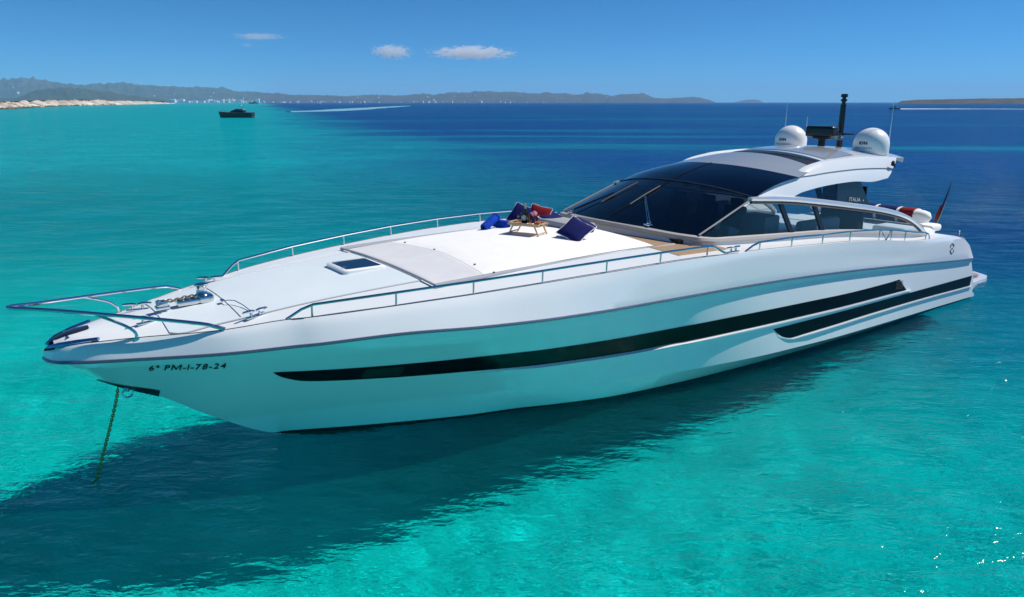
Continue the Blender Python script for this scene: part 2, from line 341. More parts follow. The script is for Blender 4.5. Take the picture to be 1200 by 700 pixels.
M_scrub=land_mat('dune_scrub',(.022,.035,.016),(.06,.065,.03),.2)
blobs('dune_scrub',sp,M_scrub)
sp=[]
for k in range(1800):
    px=random.uniform(-470,150); D0,wd,hp=beach_row(px); v=abs(random.gauss(0,.05)); r=random.uniform(.7,2.6)*(D0/700)**.7
    if px>60 and random.random()<.6: continue
    sp.append((at(px,D0+wd*v-2,.2),r,.5))
M_rock=land_mat('shore_rock',(.06,.05,.04),(.22,.18,.13),.5)
blobs('shore_rocks',sp,M_rock)

# the white town along the far shore: every house is an object
M_wall=mat('lime_wall',(.78,.76,.72),.8,noise=(.05,.06,2)); M_pane=mat('dark_opening',(.05,.055,.06),.4)
def house(w,d_,h,tower):
    b=MB(); b.box((0,0,h/2-1),(w,d_,h+2),bevel=.15,seg=1)
    if tower: b.box((w*.18,0,h+1.4),(w*.5,d_*.7,3.2),bevel=.12,seg=1)
    b.box((0,-d_/2-.1,h+.25),(w+.3,.5,.6)); b.box((0,d_/2+.1,h+.25),(w+.3,.5,.6))
    nfl=max(1,int(h/3.2)); nw=max(2,int(w/4))
    for f in range(nfl):
        for i in range(nw): b.box((-w/2+(i+.5)*w/nw,-d_/2-.05,1.7+f*3.1),(1.6,.2,1.5),mi=1)
    return b.build('house',[M_wall,M_pane],smooth=0)
protos=[house(14,11,6,True),house(22,12,9,False),house(34,14,15,True),house(10,9,4,False)]
GROUP_H='small white houses along the far shore'
random.seed(12); used=set(); nH=0
spots=[]
for k in range(215):
    px=random.choice([random.gauss(262,26),random.gauss(235,26),random.uniform(195,420),random.uniform(330,640)])
    if 190<px<700: spots.append((px,random.uniform(7800,8150),random.choice([0,1,1,2,3]) if px<340 else random.choice([0,0,1,3]),None))
for k in range(45):
    px=random.uniform(10,760); 
    if 380<px<420: continue
    spots.append((px,None,random.choice([0,3,1]),random.uniform(.08,.4)))
dg=bpy.context.evaluated_depsgraph_get(); dg.update()
for px,D,kind,v in spots:
    if D is None:
        hill=hA if px<400 else hC; D=(8200+(11500-8200)*v) if px<400 else 8600+3200*v
        o_=at(px,D,2000); ok,loc,nr,_=hill.ray_cast(o_,Vector((0,0,-1)))
        if not ok: continue
        z=loc.z
    else: z=3.0
    p=protos[kind]; o=p if kind not in used else p.copy()
    if kind in used: COL.objects.link(o)
    used.add(kind); s_=random.uniform(1.2,2.0)
    o.location=at(px,D,z); o.scale=(s_,s_,s_); o.rotation_euler=(0,0,random.uniform(-.4,.4))
    tag(o,'tiny white flat-roofed house among many on the hazy far shore','house',GROUP_H)
for i,p in enumerate(protos):
    if i not in used: bpy.data.objects.remove(p)

# clouds: small fair-weather puffs, real volumes far out
def cloud_mat(seed,dens):
    m=bpy.data.materials.new('cloud_vapour'); m.use_nodes=True; n=m.node_tree; n.nodes.clear(); L=n.links.new
    tc=n.nodes.new('ShaderNodeTexCoord'); t=n.nodes.new('ShaderNodeTexNoise'); t.noise_dimensions='4D'; t.inputs['W'].default_value=seed; t.inputs['Scale'].default_value=3.4; t.inputs['Detail'].default_value=8; t.inputs['Roughness'].default_value=.62
    mp=n.nodes.new('ShaderNodeMapping'); mp.inputs['Scale'].default_value=(2.2,1,1.0); L(tc.outputs['Object'],mp.inputs[0]); L(mp.outputs[0],t.inputs['Vector'])
    ln=n.nodes.new('ShaderNodeVectorMath'); ln.operation='LENGTH'; L(tc.outputs['Object'],ln.inputs[0])
    a=n.nodes.new('ShaderNodeMath'); a.operation='MULTIPLY_ADD'; a.inputs[1].default_value=-.70; a.inputs[2].default_value=.16; L(ln.outputs['Value'],a.inputs[0])
    b=n.nodes.new('ShaderNodeMath'); b.operation='ADD'; k2=n.nodes.new('ShaderNodeMath'); k2.operation='MULTIPLY_ADD'; k2.inputs[1].default_value=2.0; k2.inputs[2].default_value=-.5; L(t.outputs[0],k2.inputs[0]); L(a.outputs[0],b.inputs[0]); L(k2.outputs[0],b.inputs[1])
    r=n.nodes.new('ShaderNodeMapRange'); r.inputs[1].default_value=.16; r.inputs[2].default_value=.32; r.inputs[3].default_value=0; r.inputs[4].default_value=dens; L(b.outputs[0],r.inputs[0])
    v=n.nodes.new('ShaderNodeVolumePrincipled'); v.inputs['Color'].default_value=(1,1,1,1); v.inputs['Anisotropy'].default_value=0.; L(r.outputs[0],v.inputs['Density'])
    o=n.nodes.new('ShaderNodeOutputMaterial'); L(v.outputs[0],o.inputs['Volume']); return m
def cloud(px,py,wpx,hpx,seed,label,dens=.0028,D=30000):
    b=MB(); bmesh.ops.create_icosphere(b.bm,subdivisions=3,radius=1); o=b.build('cloud',cloud_mat(seed,dens),smooth=60)
    # elevation of the pixel above the level horizon
    pit=R(PITCH); v=(350-py)/865; dz=-math.sin(pit)+v*math.cos(pit); dy=math.cos(pit)+v*math.sin(pit); u=(px-600)/865
    o.location=Vector((u/dy*D,D,CAM_H+dz/dy*D)); o.scale=(wpx/2/865*D,.35*wpx/865*D,hpx/2/865*D); tag(o,label,'cloud'); return o
cloud(553,62,116,17,3.1,'largest puff of white cloud, long and flat, above the middle of the far hills')
cloud(459,61,54,19,8.4,'small ragged white cloud just left of the largest cloud')
cloud(303,43,70,9,1.7,'faint thin wisp of cloud high above the left hills',.0010)
cloud(290,53,16,6,5.2,'tiny faint cloud speck under the thin wisp on the left',.0013)

# ------------------------------------------------------------------ distant boats
M_blackhull=mat('black_paint',(.012,.012,.014),.25,coat=.3); M_white=mat('white_paint',(.78,.79,.80),.3); M_tint=mat('dark_glass',(.006,.009,.013),.06); M_greyp=mat('grey_paint',(.16,.17,.18),.5)
def small_hull(Ln,B,H,mats,parent,sheer=.25):
    b=MB(); rows=[]
    for i in range(25):
        u=i/24; x=-Ln/2+Ln*u; k=min(1,(1-u)/.45); wd=B/2*(1-(1-k)**2.2)*(.92+.08*min(1,u*6))
        z1=H*(1+sheer*max(0,(u-.4)/.6)**2); ov=.04*Ln*max(0,(u-.7)/.3)
        rows.append([(x+ov,wd,z1),(x+ov*.6,wd*.96,z1*.55),(x,wd*.80,.05),(x,wd*.4,-.35),(x,0,-.5),(x,-wd*.4,-.35),(x,-wd*.80,.05),(x+ov*.6,-wd*.96,z1*.55),(x+ov,-wd,z1)])
    b.grid(rows); n=len(rows)
    b.grid([[r[0],(r[0][0],0,r[0][2]+.04),r[8]] for r in rows],mi=1); b.face(rows[0][::-1])
    return b.build('hull',mats,parent)
def house_block(name,x0,x1,wb,wt,z0,z1,rk0,rk1,m,parent,bev=.08):
    b=MB(); P=[(x0,wb,z0),(x1,wb,z0),(x1-rk1,wt,z1),(x0+rk0,wt,z1)]
    vs_=[b.bm.verts.new(p) for p in P]+[b.bm.verts.new((p[0],-p[1],p[2])) for p in P]
    for f in ((0,1,2,3),(7,6,5,4),(0,4,5,1),(1,5,6,2),(2,6,7,3),(3,7,4,0)): b.bm.faces.new([vs_[i] for i in f])
    bmesh.ops.bevel(b.bm,geom=list(b.bm.edges),offset=bev,segments=2,affect='EDGES'); return b.build(name,m,parent)
# black motor yacht at anchor
t=empty('black_yacht',(-103.2,285,0),R(178)); tag(t,'black motor yacht lying side-on in turquoise water before the sandy beach','yacht')
small_hull(12.6,3.8,1.95,[M_blackhull,M_greyp],t,.18)
house_block('cabin',-3.6,2.8,1.45,1.15,1.6,2.75,.5,1.7,M_blackhull,t); house_block('cabin_window',-2.8,1.9,1.47,1.27,1.95,2.45,.3,.9,M_tint,t,.03)
house_block('flybridge',-3.0,.6,1.2,1.05,2.7,3.25,.2,.5,M_greyp,t)
b=MB(); b.tube([(-2.6,-.9,3.2),(-2.4,-.8,4.2),(-1.6,-.8,4.25),(-1.6,.8,4.25),(-2.4,.8,4.2),(-2.6,.9,3.2)],.06); b.build('radar_arch',M_blackhull,t)
b=MB(); b.lathe([(.001,0),(.28,.02),(.3,.15),(.2,.28),(.001,.3)],(-2.0,0,4.25)); b.build('radome',M_white,t)
for s in (1,-1):
    b=MB(); b.tube([(-.5,s*1.75,1.75),(1.5,s*1.78,2.3),(4,s*1.35,2.45),(6.4,s*.25,2.6)],.03); b.build('bow_rail',M_greyp,t)
b=MB(); b.box((-6.7,0,.35),(1.2,3.2,.18),bevel=.05); b.build('swim_platform',M_greyp,t)
# small dark ship far out
t=empty('cabin_cruiser',(at(307,2950)),R(185)); tag(t,'tiny dark boat near the horizon right behind the black yacht','boat')
small_hull(34,8,4.2,[M_blackhull,M_greyp],t); house_block('wheelhouse',-9,6,3,2.4,4,7.6,1,2.5,M_blackhull,t,.2); house_block('funnel',-6,-3,1,.8,7.4,9.5,.3,.3,M_greyp,t,.1)
# white boats
for px,D,Ln,lab in ((381,2600,15,'tiny white motorboat in front of the white town shore'),(590,3600,22,'tiny white boat far out below the middle hills'),(597,3900,15,'very tiny white boat just right of another white boat below the middle hills')):
    t=empty('motorboat',at(px,D),R(random.uniform(150,210))); tag(t,lab,'boat')
    small_hull(Ln,Ln*.3,Ln*.14,[M_white,M_white],t); house_block('cabin',-Ln*.2,Ln*.2,Ln*.11,Ln*.09,Ln*.14,Ln*.29,Ln*.02,Ln*.08,M_white,t,.05); house_block('cabin_window',-Ln*.17,Ln*.15,Ln*.112,Ln*.10,Ln*.19,Ln*.24,Ln*.01,Ln*.03,M_tint,t,.02)
# speedboat with wake
p=at(1034,640); t=empty('speedboat',p,R(180)); tag(t,'dark speedboat running left with a long white wake on the right','speedboat')
small_hull(8.8,2.7,1.25,[M_greyp,M_white],t,.35); house_block('console',-1.2,.8,.6,.5,1.1,2.2,.1,.6,M_blackhull,t); house_block('windshield',.1,.9,.62,.5,2.1,2.6,.1,.5,M_tint,t,.02)
b=MB(); b.box((-4.6,0,1.0),(.6,.5,1.2),bevel=.1); b.build('outboard_motor',M_blackhull,t)
b=MB(); b.tube([(-2.4,-1,1.2),(-2.2,-.9,2.7),(-2.2,.9,2.7),(-2.4,1,1.2)],.05); b.build('roll_bar',M_greyp,t)
M_foam=mat('foam',(.80,.84,.86),.8,noise=(.12,.2,3),bump=(1.2,.5,.2))
def wake(name,pts,wid,label,m):
    b=MB(); rows=[]; n=60; C_=curve_pts(pts,n)
    for i,p in enumerate(C_):
        u=i/n; d_=(C_[min(i+1,n)]-C_[max(i-1,0)]).normalized(); s=Vector((-d_.y,d_.x,0)); w_=wid(u)*(1+.35*noise1(u*22,5))
        hh=.30*(1-u)**2+.07
        rows.append([p+s*w_*k+Vector((0,0,(hh if abs(k)<1 else -.06)*(1+.4*noise1(u*40+k*3,9)))) for k in (-1,-.6,-.2,.2,.6,1)])
    b.grid(rows); o=b.build(name,m,smooth=60,merge=False,recalc=False); tag(o,label,'wake'); return o
wake('wake',[at(1040,641),at(1080,650),at(1130,655),at(1190,640),at(1260,622)],lambda u:1.2+7*u,'long thin white foam wake trailing right from the speedboat',M_foam)
M_slick=mat('calm_slick',(.20,.42,.52),.5)
wake('wake',[at(346,455),at(390,520),at(430,700),at(470,1050),at(484,1250)],lambda u:2+14*math.sin(math.pi*u)**.7,'pale old wake streak on the blue water left of the middle',M_slick)

# ------------------------------------------------------------------ the motor yacht: x aft, w to port, z up
TH=R(35.3663); ORG=Vector((-4.03231,11.87818,0))
def P(x,w,z): return Vector((x,-w,z))
def mir(p): return Vector((p[0],-p[1],p[2]))
yacht=empty('motor_yacht',ORG,TH); tag(yacht,'large white motor yacht at anchor filling the picture','yacht')
M_gel=mat('gelcoat',(.83,.84,.85),.16,spec=.5,coat=1.0,noise=(.7,.015,3))
M_deck=mat('deck_paint',(.66,.73,.76),.55,noise=(1.2,.03,4),bump=(300,.12,.002))
M_deckedge=mat('deck_gelcoat',(.74,.77,.78),.35,noise=(.9,.02,3))
M_steel=mat('polished_steel',(.62,.64,.66),.13,metal=1.)
M_alu=mat('satin_aluminium',(.75,.76,.77),.28,metal=.6)
M_black=mat('black_plastic',(.010,.010,.012),.3)
M_anti=mat('antifouling',(.006,.007,.010),.45)
M_seam=mat('seam_sealant',(.05,.055,.06),.6)
M_teak=bpy.data.materials.new('teak'); M_teak.use_nodes=True
def teak_nodes(m):
    n=m.node_tree; b=n.nodes['Principled BSDF']; b.inputs['Roughness'].default_value=.6
    tc=n.nodes.new('ShaderNodeTexCoord'); w=n.nodes.new('ShaderNodeTexWave'); w.bands_direction='Y'; w.inputs['Scale'].default_value=5.2; w.inputs['Distortion'].default_value=0
    cr=n.nodes.new('ShaderNodeValToRGB'); e=cr.color_ramp.elements; e[0].position=.04; e[0].color=(.03,.025,.02,1); e[1].position=.12; e[1].color=(.50,.33,.19,1)
    t=n.nodes.new('ShaderNodeTexNoise'); t.inputs['Scale'].default_value=9; mx=n.nodes.new('ShaderNodeMix'); mx.data_type='RGBA'; mx.blend_type='MULTIPLY'; mx.inputs[0].default_value=.35
    L=n.links.new; L(tc.outputs['Object'],w.inputs['Vector']); L(w.outputs['Fac'],cr.inputs[0]); L(tc.outputs['Object'],t.inputs['Vector']); L(cr.outputs[0],mx.inputs[6]); L(t.outputs['Color'],mx.inputs[7]); L(mx.outputs[2],b.inputs['Base Color'])
teak_nodes(M_teak)
M_padw=mat('white_cushion',(.84,.83,.81),.8,spec=.2,noise=(2.5,.02,4),bump=(6,.25,.03))
M_padg=mat('grey_mesh_cover',(.63,.635,.65),.85,spec=.2,noise=(3,.03,4),bump=(5,.2,.02))
M_tube=mat('grey_trim',(.36,.38,.41),.4)
M_cream=mat('cream_trim',(.42,.40,.38),.45)
M_hullglass=mat('hull_glass',(.0015,.0015,.002),.10,spec=.18)

# hull ---------------------------------------------------------------
xs=[X0+(X1-X0)*(i/170)**1.25 for i in range(171)]; xs[-1]=X1
def section(x):
    g=(wG(x),zG(x)); s=(wS(x),zS(x)); k=(wK(x),zK(x)); pts=[]
    for t in (0,.25,.5,.75): pts.append((g[0]+(s[0]-g[0])*t+.005*math.sin(math.pi*t),g[1]+(s[1]-g[1])*t+.005*math.sin(math.pi*t)))
    for t in (0,.33,.67,1): pts.append((s[0]+(k[0]-s[0])*t+.002*math.sin(math.pi*t),s[1]+(k[1]-s[1])*t))
    pts.append((max(0,k[0]-.006),k[1]-.03))
    for i in range(13): pts.append(sec(x,i/12))
    c=pts[-1]; st=zST(x); ww=min(c[0],wW(x)) if x>0 else 0.
    a=(c[0]+(ww-c[0])*.80 if c[1]>.09 else c[0], max(st,min(c[1]-.002,.075)))
    pts+= [a,(ww,max(st,min(-.01,c[1]-.05))),(ww*.62,max(st,-.4)),(0.,st)]
    return [(rake(x,z),w,z) for w,z in pts]
b=MB(); S_=[section(x) for x in xs]; nc=len(S_[0])
rows=[[P(*q) for q in s]+[mir(P(*q)) for q in s[-2::-1]] for s in S_]
b.grid(rows,mi=lambda i,j: 1 if (22<=min(j,2*nc-3-j)) else 0)
b.face(rows[-1][::-1])
hull=b.build('hull',[M_gel,M_anti],yacht,smooth=22)
# rub rail and the seam under the gunwale
for s in (1,-1):
    b=MB(); b.tube([P(rake(x,zK(x)),s*(wK(x)+.004),zK(x)-.012) for x in xs],.026,6); b.build('rub_rail',mat('rail_strip',(.22,.25,.32),.25,metal=.7),hull)
    b=MB(); b.tube([P(x,s*(wG(x)-.02),zG(x)+.002) for x in xs if -2.7<x<8.3],.010,5); b.build('gunwale_seam',M_seam,yacht)
# shapes lying on the hull panel: (x, t) outlines pushed out from it
def on(x,t,off,s=1):
    w,z=sec(x,t); w2,z2=sec(x,min(1,t+.02)); nzv=Vector((0,z-z2,w2-w)); 
    nv=nzv.normalized() if nzv.length>1e-6 else Vector((0,1,0))
    return P(rake(x,z),s*(w+nv.y*off),z+nv.z*off)
def interp_list(L_,u):
    n=len(L_)-1; k=u*n; i=min(int(k),n-1); return tuple(L_[i][q]+(L_[i+1][q]-L_[i][q])*(k-i) for q in (0,1))
def arclen(fx,ft,a,b_,n): return [(a+(b_-a)*i/n, ft(a+(b_-a)*i/n)) for i in range(n+1)]
UT=[(-0.47,0.229),(0.79,0.286),(1.43,0.304),(3.18,0.325),(4.81,0.326),(6.82,0.320),(9.34,0.317),(11.90,0.301),(14.38,0.223),(14.92,0.189)]
UB=[(-0.47,0.229),(-0.35,0.300),(-0.22,0.349),(0.00,0.405),(0.45,0.451),(0.90,0.480),(1.56,0.513),(3.35,0.560),(4.14,0.566),(4.98,0.566),(6.92,0.553),(8.84,0.535),(11.92,0.506),(15.33,0.431)]
LT=[(9.57,0.627),(12.87,0.569),(15.25,0.513),(19.30,0.394)]; LB=[(9.57,0.627),(9.73,0.708),(9.93,0.779),(10.24,0.825),(10.70,0.811),(13.92,0.731),(17.32,0.680),(19.14,0.667)]
fUT=mono(UT); fUB=mono(UB); fLT=mono(LT); fLB=mono(LB)
def xrun(a,b_,n,p=1.): return [a+(b_-a)*(i/n)**p for i in range(n+1)]
def strip(name,ft,fb,xa,xtop,xbot,off,m,s,n=110,p=1.5):
    b=MB(); rows=[]
    for i in range(n+1):
        u=(i/n)**p; row=[]
        xt=xa+(xtop-xa)*u; xb=xa+(xbot-xa)*u
        for j in range(7):
            v=j/6; x=xt+(xb-xt)*v; row.append(on(x,ft(xt)+(fb(xb)-ft(xt))*v,off,s))
        rows.append(row)
    b.grid(rows); return b.build(name,m,hull,merge=False)
def ledge(name,fb,xa,xb,dep,h,s,m=M_gel):
    b=MB(); rows=[]
    for x in xrun(xa,xb,120):
        t=fb(x); dt=h/1.45; k=min(1,(x-xa)/1.2)
        rows.append([on(x,t-.004,.004,s),on(x,t,dep*k+.004,s),on(x,t+dt*.5,dep*k+.003,s),on(x,t+dt,.002,s)])
    b.grid(rows); return b.build(name,m,hull,merge=False)
for s in (1,-1):
    strip('hull_window',fUT,fUB,-0.47,14.92,15.33,.007,M_hullglass,s)
    strip('hull_window',fLT,fLB,9.57,19.30,19.14,.007,M_hullglass,s)
    ledge('window_ledge',lambda x:fUB(x)+.012,2.6,15.55,.05,.05,s); ledge('window_ledge',lambda x:fLB(x)+.012,9.74,19.2,.045,.05,s)
    b=MB(); rows=[[on(x,fUT(x)+.03+(fUB(x)-fUT(x)-.06)*j/3,.010,s) for j in range(4)] for x in xrun(.85,1.45,8)]; b.grid(rows)
    b.build('cabin_porthole',mat('olive_glass',(.010,.022,.014),.15),hull,merge=False)
    b=MB()
    for j in range(6):
        t0=fUT(15.0)+.035+.028*j; rows=[[on(x,t0,.009,s),on(x,t0+.006,.022,s),on(x,t0+.012,.009,s)] for x in (14.72,14.92,15.1)]; b.grid(rows)
    b.build('engine_vent',M_black,hull,merge=False)
# anchor pocket's shaded recess painted as a black plate on the stem, with steel shackle
b=MB(); rows=[]
for i in range(13):
    u=i/12; x=-2.66+.80*u; t0=.965-.12*math.sin(u*math.pi*.62)**.8-.06*u; rows.append([on(x,t0,.012)]+[on(x,t0+(1-t0)*k,.012) for k in (.35,.7,.98)]+[P(x+.004,0,zST(x)-.012)]+[on(x,t0+(1-t0)*k,.012,-1) for k in (.98,.7,.35,0)])
b.grid(rows); b.build('anchor_pocket',M_black,hull,merge=False)
b=MB(); b.tube([P(-2.28+.07*math.cos(a),.02,1.30+.07*math.sin(a)) for a in [k*math.pi/10 for k in range(20)]],.016,8,closed=True); b.lathe([(.03,-.04),(.045,0),(.03,.04)],P(-2.28,.02,1.37),10); b.build('bow_shackle',M_steel,hull)
# lettering on the bow (port and starboard)
def letters(body,size,bold=0.,shear=0.):
    cu=bpy.data.curves.new('letters','FONT'); cu.body=body; cu.size=size; cu.offset=bold; cu.shear=shear; cu.resolution_u=3
    o=bpy.data.objects.new('letters',cu); COL.objects.link(o); dg=bpy.context.evaluated_depsgraph_get(); dg.update()
    me=bpy.data.meshes.new_from_object(o.evaluated_get(dg)); bpy.data.objects.remove(o); bpy.data.curves.remove(cu); return me
def flat_text(name,body,size,origin,ux,uy,m,parent,width=None,bold=0.,shear=0.,centre=False,push=.004):
    me=letters(body,size,bold,shear); xs_=[v.co.x for v in me.vertices]; x0,x1=min(xs_),max(xs_); ux=Vector(ux).normalized(); uy=Vector(uy).normalized(); nn=ux.cross(uy)
    k=(width/(x1-x0)) if width else 1.; o0=Vector(origin)
    for v in me.vertices:
        a=(v.co.x-(x0+x1)/2 if centre else v.co.x-x0)*k; v.co=o0+ux*a+uy*v.co.y+nn*push
    me.materials.append(m); o=bpy.data.objects.new(name,me); COL.objects.link(o); o.parent=parent; return o
M_ink=mat('black_lettering',(.006,.006,.007),.4)
b=MB(); cx_=0.
def glyph(ch): # one character of the number, flat, with its lower left corner at cx_
    global cx_
    hgt=.145
    if ch==' ': cx_+=.07; return
    if ch=='M':
        s_,wd=.024,.17
        for poly in ([(0,0),(s_,0),(s_,hgt),(0,hgt)],[(wd-s_,0),(wd,0),(wd,hgt),(wd-s_,hgt)],[(s_,hgt),(s_,hgt-.045),(wd/2,.0),(wd/2,.045)],[(wd-s_,hgt),(wd/2,.045),(wd/2,.0),(wd-s_,hgt-.045)]):
            b.face([(cx_+p_[0],p_[1],0) for p_ in poly])
        cx_+=wd+.03; return
    m1=letters(ch,.2,.003); a=[v.co.x for v in m1.vertices]; off=cx_-min(a); base=len(b.bm.verts)
    vv=[b.bm.verts.new((v.co.x+off,v.co.y,0)) for v in m1.vertices]
    for p_ in m1.polygons: b.bm.faces.new([vv[i] for i in p_.vertices])
    cx_+=max(a)-min(a)+.03; bpy.data.meshes.remove(m1)
for ch in '6ª PM-1-78-24': glyph(ch)
me=bpy.data.meshes.new('registration_number'); b.bm.to_mesh(me); b.bm.free()
xs_=[v.co.x for v in me.vertices]; x0_,x1_=min(xs_),max(xs_); yh=max(v.co.y for v in me.vertices)
for v in me.vertices:
    u=(v.co.x-x0_)/(x1_-x0_); x=-2.06+.93*u; tb=.178-.066*u; tt=.018+.014*u
    v.co=on(x,tb+(tt-tb)*v.co.y/yh,.010)
me.materials.append(M_ink); o=bpy.data.objects.new('registration_number',me); COL.objects.link(o); o.parent=hull
# round builder's mark on the stern quarter: broken ring, inner swash
b=MB()
def band(x,u): # point on the bulwark band between shoulder and knuckle
    return P(rake(x,zS(x)+(zK(x)-zS(x))*u),wS(x)+(wK(x)-wS(x))*u+.012,zS(x)+(zK(x)-zS(x))*u)
for a0,a1 in ((.3,2.9),(3.4,5.9)):
    b.tube([band(17.85+.13*math.cos(a),.40-.24*math.sin(a)) for a in [a0+(a1-a0)*k/14 for k in range(15)]],.009,6)
b.tube([band(17.78,.44),band(17.83,.38),band(17.87,.44),band(17.92,.38)],.007,6); b.build('builder_mark',M_seam,hull)

# deck ---------------------------------------------------------------
def zD(x,w):
    g=wG(x)-.02; return zG(x)-.012+(.10 if x<8 else max(.0,.10-(x-8)*.1))*(1-(min(abs(w),g)/max(g,.05))**2)
b=MB(); rows=[]
for x in xs[3:-1]:
    rows.append([P(x,f*(wG(x)),zD(x,f*wG(x)) if abs(f)<1 else zG(x)) for f in [k/12 for k in range(-12,13)]])
b.grid(rows); deck=b.build('deck',M_deckedge,yacht,smooth=40)
def deck_panel(name,outline,off,m,th=.02,parent=yacht):
    """outline(x) -> half width; a thin raised panel following the deck"""
    b=MB(); xs2,wf=outline; rows=[]
    for x in xs2:
        w=wf(x); rows.append([P(x,w,zD(x,w)-.01)]+[P(x,w*k,zD(x,w*k)+off) for k in (.992,.75,.5,.25,0,-.25,-.5,-.75,-.992)]+[P(x,-w,zD(x,w)-.01)])
    b.grid(rows); e=[Vector(p)-Vector((0,0,.03)) for p in rows[0]]; b.grid([e,rows[0]]); e=[Vector(p)-Vector((0,0,.03)) for p in rows[-1]]; b.grid([rows[-1],e])
    return b.build(name,m,parent,smooth=30)
fp=mono([(-1.75,.98),(-1.6,1.13),(-1.18,1.17),(-.6,1.25),(.71,1.34),(2.33,1.45),(3.2,1.5)])
deck_panel('nonslip_panel',(xrun(-1.75,2.08,40),fp),.016,M_deck)
for s in (1,-1):
    b=MB(); b.tube([P(x,s*(fp(x)+.012),zD(x,fp(x))+.006) for x in xrun(-1.75,2.05,40)],.011,5); b.build('panel_seam',M_tube,deck)
b=MB(); b.tube([P(-.80,w,zD(-.8,w)+.018) for w in [-1.18+2.36*k/16 for k in range(17)]],.006,5); b.build('hatch_seam',M_seam,deck)
# teak walkway ahead of the windscreen
deck_panel('teak_walkway',(xrun(6.9,8.45,14),lambda x:2.72-.10*max(0,x-7.6)**2),.008,M_teak)

# deck hatch
hx0,hx1=1.25,1.95
def hz(x,w): return zD(x,w)+.02
b=MB(); hw0,hw1=-.50,.28
def rrect(x0,x1,w0,w1,r,z,n=5):
    out=[]
    for cx,cw,a0 in ((x1-r,w1-r,0),(x0+r,w1-r,90),(x0+r,w0+r,180),(x1-r,w0+r,270)):
        for k in range(n+1):
            a=R(a0+90*k/n); out.append(P(cx+r*math.cos(a),cw+r*math.sin(a),z))
    return out
zc=hz(1.6,-.1)
b.grid([rrect(hx0-.05,hx1+.05,hw0-.05,hw1+.05,.09,zc-.03),rrect(hx0-.05,hx1+.05,hw0-.05,hw1+.05,.09,zc+.03),rrect(hx0-.02,hx1+.02,hw0-.02,hw1+.02,.08,zc+.05),rrect(hx0+.02,hx1-.02,hw0+.02,hw1-.02,.06,zc+.05),rrect(hx0+.02,hx1-.02,hw0+.02,hw1-.02,.06,zc+.02)],close_u=True)
hatch=b.build('deck_hatch',mat('hatch_frame',(.82,.83,.83),.25),yacht)
b=MB(); b.face(rrect(hx0+.02,hx1-.02,hw0+.02,hw1-.02,.06,zc+.043)); b.build('hatch_pane',mat('smoked_acrylic',(.002,.007,.022),.12,spec=.25),hatch)
for w in (-.32,.1):
    b=MB(); b.box(P(hx0+.05,w,zc+.055),(.08,.06,.02),bevel=.006); b.build('hatch_latch',M_steel,hatch)

# sunpad: grey covered part ahead, white part behind ------------------
def zP(w): return 2.845+.13*(1-(w/1.9)**2)
def pad_section(name,xf,xr,m,n=26,parent=None,dz=0.,hw=1.86):
    b=MB(); rows=[]
    for j in range(25):
        w=-hw+2*hw*j/24; a,c=xf(w),xr(w); row=[P(a,w,zD(a,w)+.0)]
        for i in range(n+1):
            u=i/n; x=a+(c-a)*u; e=min(1,min(u,1-u)*(c-a)/.03+.25); e2=min(1,(hw-abs(w))/.10); k=(1-(1-e)**2)**.5*(1-(1-e2)**2)**.5
            g=min(1,max(0,(x-2.14)/3.4)); g=.14+.86*g*g*(3-2*g); row.append(P(x,w,zD(min(x,7.4),w)+.012+(zP(w)+dz-zD(min(x,7.4),w)-.012)*k*g))
        row.append(P(c,w,zD(min(c,7.4),w))); rows.append(row)
    b.grid(rows); return b.build(name,m,parent,smooth=50)
sunpad=empty('sunpad',(0,0,0)); sunpad.parent=yacht
fx=lambda w:3.20-.06*abs(w)+.05*math.cos(w*1.2)
pad_section('grey_cover',lambda w:2.14,lambda w:fx(w)-.004,M_padg,parent=sunpad,dz=-.012)
pad_section('white_cushion',lambda w:fx(w)+.004,lambda w:7.08-.0*w,M_padw,parent=sunpad)
for s in (1,-1):
    b=MB(); b.tube([P(2.08,s*1.90,2.735),P(2.2,s*1.915,2.745),P(3.2,s*1.915,2.775),P(4.6,s*1.915,2.80),P(7.0,s*1.91,2.80),P(7.62,s*1.90,2.80)],.055,10,flat=.8); b.build('side_bar',M_tube,sunpad)
b=MB(); b.tube([P(2.09,w,zD(2.1,w)+.035) for w in [-1.9+3.8*k/20 for k in range(21)]],.020,8); b.build('front_bar',M_tube,sunpad)
for w,x in ((1.93,3.2),(1.3,3.22),(-.2,3.26),(-1.3,3.2),(1.86,2.16)):
    b=MB(); b.box(P(x,w,zD(x,min(w,1.86))+(.056 if x>3 else .026)),(.035,.025,.02),bevel=.006); b.build('strap_buckle',M_black,sunpad)
# grey backrest lying at the rear of the pad
b=MB(); b.box(P(6.72,-.55,3.02),(.62,1.5,.14),bevel=.05,seg=3); b.build('headrest',mat('grey_upholstery',(.33,.34,.36),.75,noise=(4,.04,3)),sunpad)

